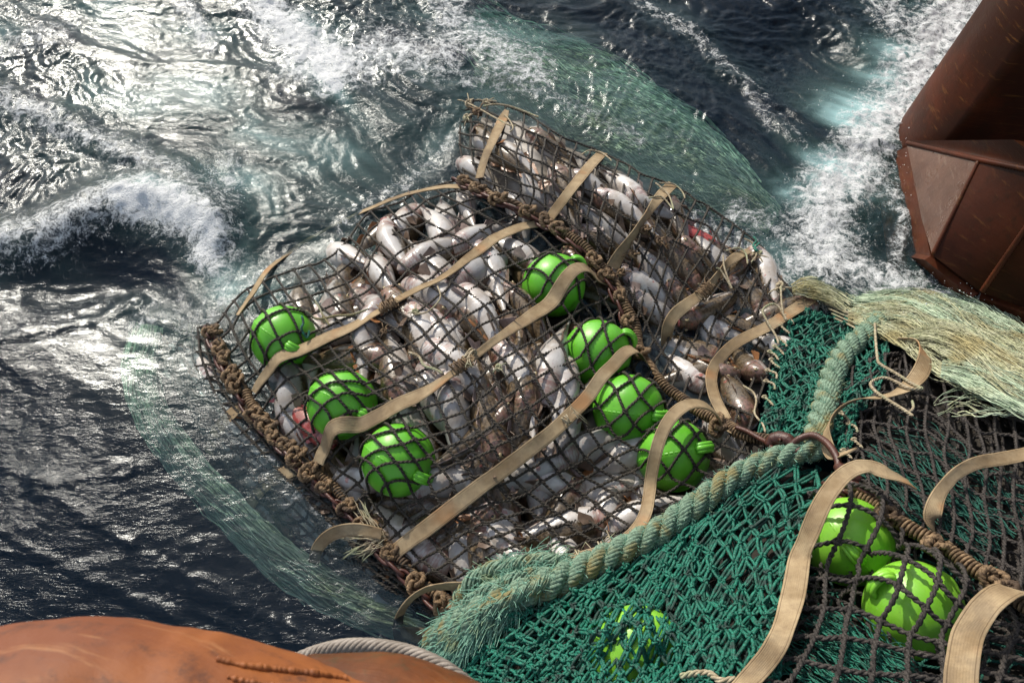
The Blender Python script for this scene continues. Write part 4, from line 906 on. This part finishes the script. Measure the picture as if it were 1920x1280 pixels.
# frayed fibres hang down the outside of the thick end
for k in range(1600):
    i = int(len(BP)*(.72+.26*rng.random())); b = BP[i]; p = rng.random()*math.pi; q = b+np.array([.3*math.cos(p)*.05, -.055*math.cos(p), .055*math.sin(p)])
    d = np.array([-.5, -.75, -.35])+rng.normal(0, .35, 3); d /= np.linalg.norm(d); l = .04+.06*rng.random(); t = np.linspace(0, 1, 6)
    tube(mb, q+d*(t*l)[:, None]+np.array([0, 0, -.3*l])*(t*t)[:, None], .0013, 3, None, cap=False)
o = mb.build('frayed_fibres', M['fuzz'], br); o['kind'] = 'stuff'

# ================================================================== SHACKLE
sh = empty('shackle', (0, 0, 0), 'dark brown iron hook and shackle joining the two thick teal ropes', 'shackle')
def ironbar(pts, rad, name, k=12):
    c = cat([tuple(q)+(0,)*(3-len(q)) for q in pts], 2); P = S(c[:, 0], c[:, 1], c[:, 2], False); rr = np.interp(np.linspace(0, 1, len(P)), np.linspace(0, 1, len(rad)), rad)
    mb = MB(); tube(mb, P, rr, k, None); return mb.build(name, M['iron'], sh)
ironbar([(1480,838,.09),(1500,822,.12),(1525,816,.13),(1550,830,.13),(1568,855,.12),(1574,880,.10),(1578,893,.08)], [.012,.0125,.0125,.0125,.0125,.012,.012], 'bow')
ironbar([(1440,838,.07),(1448,826,.09),(1462,822,.1),(1478,826,.1),(1488,836,.09)], [.014,.024,.027,.024,.012], 'swivel')
ironbar([(1442,838,.08),(1470,850,.08),(1505,842,.08)], [.010,.013,.010], 'pin')
ironbar([(1568,872,.1),(1582,882,.1),(1600,892,.1),(1612,902,.08)], [.014,.024,.022,.014], 'lug')
ironbar([(1575,893,.09),(1598,908,.08),(1640,930,.07)], [.012,.017,.008], 'link')
ironbar([(1378,800,.06),(1400,808,.06),(1425,822,.06),(1445,832,.07)], [.008,.009,.009,.009], 'rod')
lb = ironbar([(1462,824,.118),(1463,825,.128)], [.008,.008], 'bolt')

# ================================================================== LOOSE TWINES
def twine(pts, label, r=.0042, mat='twine', lift=.02, name='twine'):
    P = onnet([tuple(q)+(0,)*(3-len(q)) for q in pts], 2, lift, True); mb = MB(); twist(mb, P, 3, r*.55, r*.6, r*7, 5); return meta(mb.build(name, M[mat], ), label, 'twine')
twine([(575,592),(600,598),(630,592),(660,590),(695,578)], 'knotted yellow-green twine lying by the leftmost float', .005, 'pale')
twine([(590,563),(598,575),(605,590),(618,610)], 'short yellow twine end with a green tuft above the leftmost float', .004, 'pale')
twine([(570,605),(572,615),(568,625),(576,632),(580,620)], 'small green twine knot on the leftmost float', .005, 'green', lift=.03)
twine([(820,535),(826,555),(818,570),(800,585),(775,590)], 'hanging twine loop under the highest full strap', .0035)
twine([(765,660),(785,668),(795,685),(815,692),(830,700)], 'frayed pale twine left of the middle lashing', .005)
twine([(905,200),(925,196),(950,198),(975,206),(1000,216),(1010,220)], 'bundle of pale twine at the top tip of the net', .005, lift=.025)
twine([(880,195),(900,205),(930,222),(955,235),(968,236)], 'twine tied across the short strap at the top', .0045, lift=.03)
twine([(945,215),(955,225),(962,240),(955,248)], 'twine loop crossing the upper end of the short strap', .004, lift=.035)
twine([(1090,290),(1105,282),(1125,286),(1140,295),(1147,302)], 'twine tied round the top of the straight strap', .004, lift=.035)
twine([(1228,342),(1240,352),(1255,368),(1262,392),(1248,375),(1235,368),(1215,372)], 'twine loop tied round the twisted strap', .004, lift=.04)
twine([(1235,343),(1262,345),(1278,358),(1285,372)], 'twine arching over the upper end of the twisted strap', .004, lift=.04)
twine([(1356,478),(1358,500),(1368,530),(1372,540),(1360,520),(1350,505),(1342,502)], 'pale twine wound loosely on the rumpled strap', .004, lift=.06)
twine([(1360,470),(1385,465),(1398,475),(1402,495)], 'twine arch over the far end of the rumpled strap', .004, lift=.06)
twine([(1395,447),(1410,455),(1415,465),(1418,478),(1408,492)], 'twine leading to the small bright green tuft', .004, lift=.04)
twine([(1412,443),(1418,452),(1412,460),(1420,470),(1414,466),(1424,455)], 'small bright green twine tuft at the far edge of the net', .0055, 'green', lift=.05)
twine([(1464,535),(1465,560),(1468,585),(1472,600),(1478,598)], 'twine hanging from the far edge by the tight green netting', .0045, lift=.05)
twine([(1475,600),(1460,575),(1445,570),(1430,582),(1440,605),(1455,630),(1460,645)], 'twine loop tied over the strap by the tight green netting', .0045, lift=.07)
twine([(1640,605),(1642,640),(1645,670),(1650,682),(1680,700),(1715,722),(1728,728),(1705,728),(1685,718),(1660,708),(1640,712),(1632,722),(1650,740),(1690,765),(1712,780)], 'long pale twine looping over the S-curled strap', .0055, lift=.11)
twine([(1392,722),(1412,735),(1418,752),(1415,775),(1430,795),(1435,810)], 'twine curling on the dark wet net left of the tight green netting', .004, lift=.04)
twine([(1470,600),(1660,670)], 'x', .001) if 0 else None
twine([(1710,750),(1712,765),(1700,775)], 'small white twine end by the S-curled strap', .005, lift=.06)
twine([(1275,1268),(1300,1262),(1330,1262),(1350,1275),(1380,1272)], 'braided pale twine at the bottom edge of the green netting', .008, lift=.07)
twine([(610,598+520),(0,0)], 'x', .001) if 0 else None
for i, (x_, y_, s_, m_, lb_) in enumerate([(880,196,.022,'twine','pale knot topmost at the tip of the net'),(897,212,.024,'tanrope','brown knot below the topmost pale knot at the tip'),(876,222,.02,'twine','pale knot at the left corner of the net tip'),(912,193,.018,'twine','small pale knot right of the topmost knot at the tip'),
      (1210,432,.022,'tanrope','brown tangle lying right of the twisted strap'),(1235,452,.018,'tanrope','small brown tangle nearer the red fish'),(1188,478,.02,'tanrope','brown tangle below the twisted strap'),(1165,512,.018,'tanrope','brown tangle end beside the upper chain rope'),
      (780,586,.014,'twine','small twine knot under the highest full strap'),(720,622,.013,'tanrope','small brown knot right of the upper left strap'),(935,690,.013,'twine','small knot right of the middle lashing'),(1420,478,.02,'twine','pale knot at the far edge beside the bright green tuft'),(1462,540,.022,'twine','pale knot at the far corner above the tight green netting')]):
    o = MB(); knotball(o, S(x_, y_, .012, False), np.array([math.cos(i*1.3), math.sin(i*1.3), 0.]), s_, s_*.3, i+90)
    for k in range(3):
        e = S(x_, y_, .015, False); d = rng.normal(0, 1, 3)*[1, 1, .2]; d /= np.linalg.norm(d); t_ = np.linspace(0, 1, 8)[:, None]; tube(o, e+d*t_*s_*3+rng.normal(0, .4, 3)*s_*t_**2+[0, 0, .01]*np.sin(t_*3), s_*.16, 5, None)
    meta(o.build('twine_knot', M[m_]), lb_, 'knot')
# short orange-tan ties where the green net meets the dark net
tm = MB()
for i, (x_, y_) in enumerate([(1480,598),(1473,615),(1468,640),(1462,655),(1455,680),(1448,700),(1445,720),(1442,750),(1452,665),(1522,1000),(1512,1035),(1505,1060),(1500,1100),(1492,1130),(1585,780),(1600,800),(1610,830),(1590,850)]):
    P = onnet([(x_-9, y_-6), (x_+rng.normal(0, 3), y_), (x_+8, y_+10)], 2, .045, False)
    o = MB(); twist(o, P, 2, .0025, .003, .03, 5)
    a = np.linspace(0, 2*math.pi, 12, endpoint=False); tube(o, P[0]+np.stack([np.cos(a)*.008, np.sin(a)*.006, .003*np.sin(2*a)], -1), .004, 5, None, closed=True)
    k9 = i if i < 4 else i-4 if i < 9 else i-9 if i < 14 else i-14
    nr = ['upper edge of the tight green netting', 'dark wet net beside the tight green netting', 'strap left of the coarse net', 'dark net right of the short teal rope'][0 if i < 4 else 1 if i < 9 else 2 if i < 14 else 3]
    meta(o.build('net_tie', M['twine']), ['topmost', 'second', 'third', 'fourth', 'fifth'][k9]+' short tan tie along the '+nr, 'tie', 'short ties at the '+nr)

# ================================================================== PALE FIBRE BUNDLES (chafing gear)
def bundle(name, pts, width, n, mat, label, lift=.03, r=.0014, thick=.03, seed=1, frag=.5, cat_='frayed fibres', wav=1., step=10, bed=None, stray=.35, zmax=None):
    g = np.random.default_rng(seed); c = cat([tuple(q)+(0,)*(3-len(q)) for q in pts], step); m = len(c)
    T = np.gradient(c[:, :2], axis=0); T /= np.linalg.norm(T, axis=1, keepdims=True); Nn = np.stack([-T[:, 1], T[:, 0]], -1)
    wid = np.interp(np.linspace(0, 1, m), np.linspace(0, 1, len(width)), width) if not np.isscalar(width) else np.full(m, width)
    mb = MB(); clump = g.random(26)*2-1
    for k in range(n):
        l = int(m*(frag+(1-frag)*g.random())); i0 = g.integers(0, max(1, m-l+1)); i = np.arange(i0, min(m, i0+l))
        if len(i) < 3: continue
        cl = g.integers(0, 26); o = clump[cl]*.9+g.normal(0, .045) if zmax is None else clump[cl]*.45+np.clip(g.normal(0, .3), -.6, .6); dz = thick*(1-min(1, o*o)*.6)*g.random()
        ph = cl*1.7; drift = .28*np.sin(i*.11*wav+ph)+.10*np.sin(i*.31*wav+g.random()*6)+.05*np.sin(i*.9+g.random()*6)+g.normal(0, .12)*(i-i[0])/m
        p = c[i, :2]+Nn[i]*((o+drift)*wid[i]*.5)[:, None]
        P = S(p[:, 0], p[:, 1], lift+dz+c[i, 2]+.018*np.sin(i*.23+ph)+.012*math.sin(cl*3.1), False)
        if zmax is not None: P[:, 2] = np.minimum(P[:, 2], zmax-.02*g.random()+.008*np.sin(i*.3+ph))
        if stray and g.random() < stray: P = P+np.cumsum(g.normal(0, .0016, P.shape), 0)+[0, 0, .012*g.random()]
        tube(mb, P, r*(.6+.8*g.random()), 3, UPV, cap=False, att=float(np.clip(.5+.35*math.sin(cl*2.3)+g.normal(0, .2), 0, 1)))
    o = meta(mb.build(name, mat, attname='tone'), label, cat_)
    if bed is not None:
        w = np.linspace(-.42, .42, 9); Q = c[:, None, :2]+Nn[:, None]*(w[None, :, None]*wid[:, None, None]); l_ = lift+c[:, 2][:, None]+0*w
        G = S(Q[..., 0], Q[..., 1], l_, False); G[..., 2] += thick*.3*fbm(G[..., 0]*12, G[..., 1]*12, 3, 5)-abs(w)*thick; H = G.copy(); H[..., 2] -= .015
        mb = MB(); mb.grid(G); mb.grid(H[:, ::-1]); b = mb.build('backing', bed, o)
    return o
bundle('fibre_bundle', [(1590,590,.0),(1650,590,.03),(1720,600,.04),(1800,640,.05),(1880,680,.05),(1960,720,.05)], [30,90,120,130,130,130], 800, M['pale'], 'wide pale yellow frayed fibre bundle beside the hull at the waterline', seed=2, lift=.02, bed=M['silt'])
bundle('fibre_bundle', [(1590,560),(1640,565,.03),(1700,560,.04),(1780,585,.05),(1850,625,.05),(1950,690,.05)], [40,60,80,90,90,80], 420, M['pale2'], 'pale green fibre bundle farthest back, against the foam by the hull', seed=3, lift=.02, bed=M['silt'])
bundle('fibre_bundle', [(1700,630,.05),(1760,625,.07),(1830,655,.08),(1900,700,.08),(1970,735,.08)], [30,60,70,80,80], 420, M['pale'], 'middle pale yellow fibre bundle draped over the dark net at the right', seed=4, lift=.04)
bundle('fibre_bundle', [(1765,690,.05),(1800,695,.07),(1850,712,.08),(1910,735,.08),(1970,765,.08)], [30,60,70,70,70], 360, M['pale2'], 'nearest pale green fibre bundle, with a blunt cut end', seed=5, lift=.04)
bundle('fibre_bundle', [(1755,770,.0),(1800,755,.02),(1850,760,.03),(1920,770,.04)], [50,60,50,40], 16, M['pale2'], 'few thin loose white fibres straying over the dark net', seed=6, lift=.05, r=.0018, wav=4)
bundle('fibre_bundle', [(1485,545,.01),(1515,540,.025),(1550,550,.025),(1590,575,.0)], [14,34,30,30], 150, M['pale'], 'short yellowish frayed fibre bundle by the strap end at the waterline', seed=7, lift=.03, stray=.95)
for k in range(5):
    twine([(1540+k*6,560+k*9),(1570+k*5,572+k*9,.01),(1610,585+k*8,.02),(1650,598+k*7)], ['topmost', 'second', 'third', 'fourth', 'lowest'][k]+' of five grey-tan cords fanning out of the pale fibres', .004, lift=.03)['group'] = 'parallel cords by the pale fibres'
# sunken pale chafing gear either side of the bag
bundle('sunken_fringe', [(278,610,.0),(262,700),(288,785),(348,870),(425,950),(508,1032),(612,1105),(735,1160),(860,1190)], [46,52,54,56,58,60,60,56,46], 2300, M['sunk'], 'pale green fringe of fibres sunk under the water along the left side', seed=8, lift=.0, zmax=-.085, r=.0042, thick=.06, frag=.05, bed=None)
bundle('sunken_fringe', [(900,110),(980,145),(1080,190),(1180,245),(1290,305),(1380,355),(1455,410)], [80,100,100,90,80,70,40], 2200, M['sunk'], 'pale yellowish fringe of fibres trailing just under the water behind the far side', seed=9, lift=.03, zmax=-.03, r=.0026, thick=.03, frag=.08)
bundle('sunken_fringe', [(880,40),(960,85),(1080,135),(1190,190),(1290,255),(1360,312),(1420,370)], [90,100,100,90,80,60,40], 1800, M['sunk'], 'deeper blue-green fringe of fibres at the edge of the dark water', seed=10, lift=.06, zmax=-.08, r=.004, thick=.05, frag=.08)
# teal strands lying under the coarse net
bundle('loose_strands', [(1500,1180),(1560,1220),(1620,1260),(1700,1300)], 140, 120, M['green'], 'loose teal strands under the coarse net below the lime floats', seed=12, lift=-.04, r=.002, thick=.02)
bundle('loose_strands', [(1640,820),(1720,880),(1800,940),(1900,1010)], 160, 90, M['green_dark'], 'dark teal strands under the heavy net at the right edge', seed=13, lift=-.02, r=.002, thick=.02)

# ================================================================== SHIP'S HULL
hull = empty('ship_hull', (0, 0, 0), 'dark brown and red ship hull with a rounded corner at the right of the water', 'ship hull')
B0 = W(1703, 272, .06)
cx_, cy_ = B0[0]+.42, B0[1]+.05
LEAN = .17
def hullcol():
    mb = MB(); zs = np.linspace(-.3, 9, 50); a = np.linspace(math.pi*.42, math.pi*1.16, 40); r = .42
    arc = np.stack([cx_+r*np.cos(a), cy_+r*np.sin(a)], -1)
    ext0 = np.stack([np.linspace(cx_+6, arc[0, 0], 12, endpoint=False), np.linspace(cy_+1.6, arc[0, 1], 12, endpoint=False)], -1)
    d = np.array([.985, -.17]); ext1 = arc[-1]+d*np.linspace(.05, 6, 14)[:, None]
    line = np.vstack([ext0, arc, ext1]); G = np.stack([np.concatenate([line+np.array([LEAN*z, 0]), np.full((len(line), 1), z)], 1) for z in zs]); mb.grid(G[:, ::-1]); return mb
hullcol().build('shell_plating', M['hull'], hull)
def slab(P, name, mat, th=.03, n=10, bulge=0.):
    P = np.asarray(P, float); u, v = np.meshgrid(np.linspace(0, 1, n), np.linspace(0, 1, n)); U, V = u[..., None], v[..., None]
    G = (1-U)*(1-V)*P[0]+U*(1-V)*P[1]+U*V*P[2]+(1-U)*V*P[3]; nn = np.cross(P[1]-P[0], P[3]-P[0]); nn /= np.linalg.norm(nn)
    if nn[2] < 0: nn = -nn
    G = G+nn*(bulge*np.sin(U*math.pi)*np.sin(V*math.pi)); mb = MB(); mb.grid(G); mb.grid((G-nn*th)[:, ::-1])
    for s_ in (np.stack([G[0], G[0]-nn*th]), np.stack([G[-1], G[-1]-nn*th]), np.stack([G[:, 0], G[:, 0]-nn*th]), np.stack([G[:, -1], G[:, -1]-nn*th])): mb.grid(s_)
    return mb.build(name, mat, hull)
a_ = W(1700, 268, .10); b_ = W(1836, 300, .44); c_ = W(1748, 478, .16); d_ = W(1728, 410, .10)
slab([a_, b_, c_, d_], 'step_plate', M['hull_wet_sheen'], bulge=.0)
e_ = W(1960, 345, .34); f_ = W(1830, 545, .06); g_ = W(1985, 395, .36)
slab([b_, W(1990, 330, .66), W(1840, 548, .1), c_], 'step_face', M['hull_shade'])
slab([W(1990, 332, .66), W(2200, 420, .75), W(2100, 640, .12), W(1840, 548, .1)], 'step_face', M['hull_shade'])
slab([W(1696, 264, .09), W(1838, 297, .445), W(1990, 328, .665), W(1900, 262, .62)], 'ledge', M['hull_shade'], th=.05)
slab([W(1840, 548, .08), W(2100, 640, .1), W(2100, 760, -.2), W(1850, 600, -.1)], 'lower_plating', M['hull_red'])
slab([W(1665, 290, -.05), W(1702, 275, .05), W(1745, 480, .10), W(1690, 470, -.1)], 'lower_plating', M['hull_red'])
slab([W(1690, 470, -.1), W(1745, 480, .10), W(1835, 550, .08), W(1780, 570, -.12)], 'lower_plating', M['hull_red'])
slab([W(1640, 300, -.12), W(1702, 275, .02), W(1748, 485, .05), W(1665, 500, -.12)], 'sunken_plating', M['hull_red'])
slab([W(1665, 500, -.12), W(1748, 485, .05), W(1835, 553, .04), W(1770, 610, -.22)], 'sunken_plating', M['hull_red'])
def weld(P, r, name, mat):
    P = np.asarray(P, float); n = int(np.linalg.norm(np.diff(P, axis=0), axis=1).sum()/.008); L = np.linspace(0, 1, n); Q = np.stack([np.interp(L, np.linspace(0, 1, len(P)), P[:, k]) for k in range(3)], -1)
    mb = MB(); tube(mb, Q, r*(1+.1*np.sin(np.arange(n)*2.9)), 8, None); return mb.build(name, mat, hull)
weld([b_, c_], .009, 'weld_bead', M['hull_red']); weld([W(1990,332,.665), W(1840,548,.105)], .012, 'weld_bead', M['hull_red']); weld([a_, b_, W(1990,331,.665)], .012, 'weld_bead', M['hull'])

# ================================================================== STERN ROLLER (bottom left, close to the lens) and wire rope
rail = empty('stern_roller', (0, 0, 0), 'orange rusted steel roller edge close at the lower left', 'steel roller')
def bartube(pts, rad, name, mat, n=90, k=72, par=rail, flat=1., z=None):
    c = cat(pts, 6); c = resample(c, n) if 0 else c; P = W(c[:, 0], c[:, 1], c[:, 2]); rr = np.interp(np.linspace(0, 1, len(P)), np.linspace(0, 1, len(rad)), rad)
    T, A, B = frames(P, UPV); th = np.linspace(0, 2*math.pi, k, endpoint=False)
    dn = .004*fbm(np.arange(len(P))[:, None]*.05, th[None]*1.2+0*np.arange(len(P))[:, None], 3, 71)
    G = P[:, None]+(rr[:, None]+dn)[..., None]*(np.cos(th)[None, :, None]*A[:, None]+np.sin(th)[None, :, None]*B[:, None]); mb = MB(); mb.grid(G, closeu=True)
    for e in (0, -1): mb.poly(np.vstack([G[e], P[e]]), [(i, (i+1) % k, k) for i in range(k)])
    return mb.build(name, mat, par)
bartube([(-420,1640,1.75),(-90,1500,1.75),(130,1440,1.75),(340,1458,1.72),(540,1506,1.68),(660,1540,1.66)], [.16,.20,.205,.200,.196,.19], 'drum', M['rust'])
bartube([(560,1478,1.62),(690,1475,1.6),(800,1505,1.58),(900,1555,1.55),(1000,1640,1.5)], [.19,.195,.19,.18,.17], 'end_drum', M['rust_dark'])
# raised torn weld seam along the drum
c = cat([(405,1234),(450,1246),(520,1255),(600,1264),(650,1272)], 2)
def onto_drum(px, py):
    """where the sight line of a picture point meets the drum: found from real positions on the drum mesh"""
    from mathutils.bvhtree import BVHTree
    me = bpy.data.objects['drum'].data; bv = BVHTree.FromPolygons([v.co.copy() for v in me.vertices], [tuple(p.vertices) for p in me.polygons])
    out = []
    for x, y in zip(px, py):
        d = (Vector(W(x, y, 0))-Vector((0, 0, CH))).normalized(); hit = bv.ray_cast(Vector((0, 0, CH)), d)
        if hit[0] is not None: out.append(np.array(hit[0]-d*.001))
    return np.array(out)
bpy.context.view_layer.update()
for off in (0, 34):
    P = onto_drum(c[:, 0]+off*.6, c[:, 1]+off)
    if len(P) < 8: continue
    mb = MB(); tube(mb, P, .005*(1+.5*perlin(np.arange(len(P))*.11, np.full(len(P), off+.5), 3)+.25*perlin(np.arange(len(P))*.4, np.full(len(P), off+.5), 4)), 8, None); mb.build('weld_seam', M['rust'], rail)
wr = [(560,1234,1.22),(600,1219,1.22),(650,1209,1.24),(710,1210,1.26),(770,1222,1.28),(830,1248,1.3),(880,1285,1.3),(920,1330,1.3)]
c = cat(wr, 2); P = W(c[:, 0], c[:, 1], c[:, 2]); mb = MB(); twist(mb, P, 6, .0088, .0058, .085, 7)
tube(mb, P, .008, 8, UPV)
meta(mb.build('wire_rope', M['wire']), 'grey twisted steel wire rope arching over the rusty roller', 'wire rope')

# spray droplets thrown from the foam
def spray(label, cs, n, seed):
    g = np.random.default_rng(seed); mb = MB(); oc = np.array([(1,0,0),(0,1,0),(-1,0,0),(0,-1,0),(0,0,1),(0,0,-1)], float); fc = [(0,1,4),(1,2,4),(2,3,4),(3,0,4),(1,0,5),(2,1,5),(3,2,5),(0,3,5)]
    for _ in range(n):
        (x, y, rx, ry, h) = cs[g.integers(len(cs))]; p = W(x+g.normal(0, rx), y+g.normal(0, ry), .02+abs(g.normal(0, h))); mb.poly(p+oc*(.0015+.0035*g.random()**3), fc)
    t = NT('foam_spray'); m = t.done(t.bsdf((.8,.84,.85), .3)); o = mb.build('foam_spray', m); o['kind'] = 'stuff'; o['label'] = label
spray('fine white spray drops over the breaking foam', [(300,400,60,25,.03),(400,340,30,30,.03),(600,110,50,35,.03),(1640,260,60,70,.05),(1560,400,50,60,.04),(1780,550,50,20,.05),(1740,80,60,50,.05),(1450,500,60,30,.02)], 1500, 3)

# put each thing's empty at the thing itself
bpy.context.view_layer.update()
for e in [o for o in bpy.data.objects if o.type == 'EMPTY' and o.parent is None and o.location.length < 1e-6]:
    ms = [c for c in e.children if c.type == 'MESH']
    if ms:
        n = Vector(); 
        for c in ms: n += sum((Vector(b) for b in c.bound_box), Vector())/8
        n /= len(ms); e.location = n
        for c in ms: c.matrix_parent_inverse = Matrix.Translation(-n)
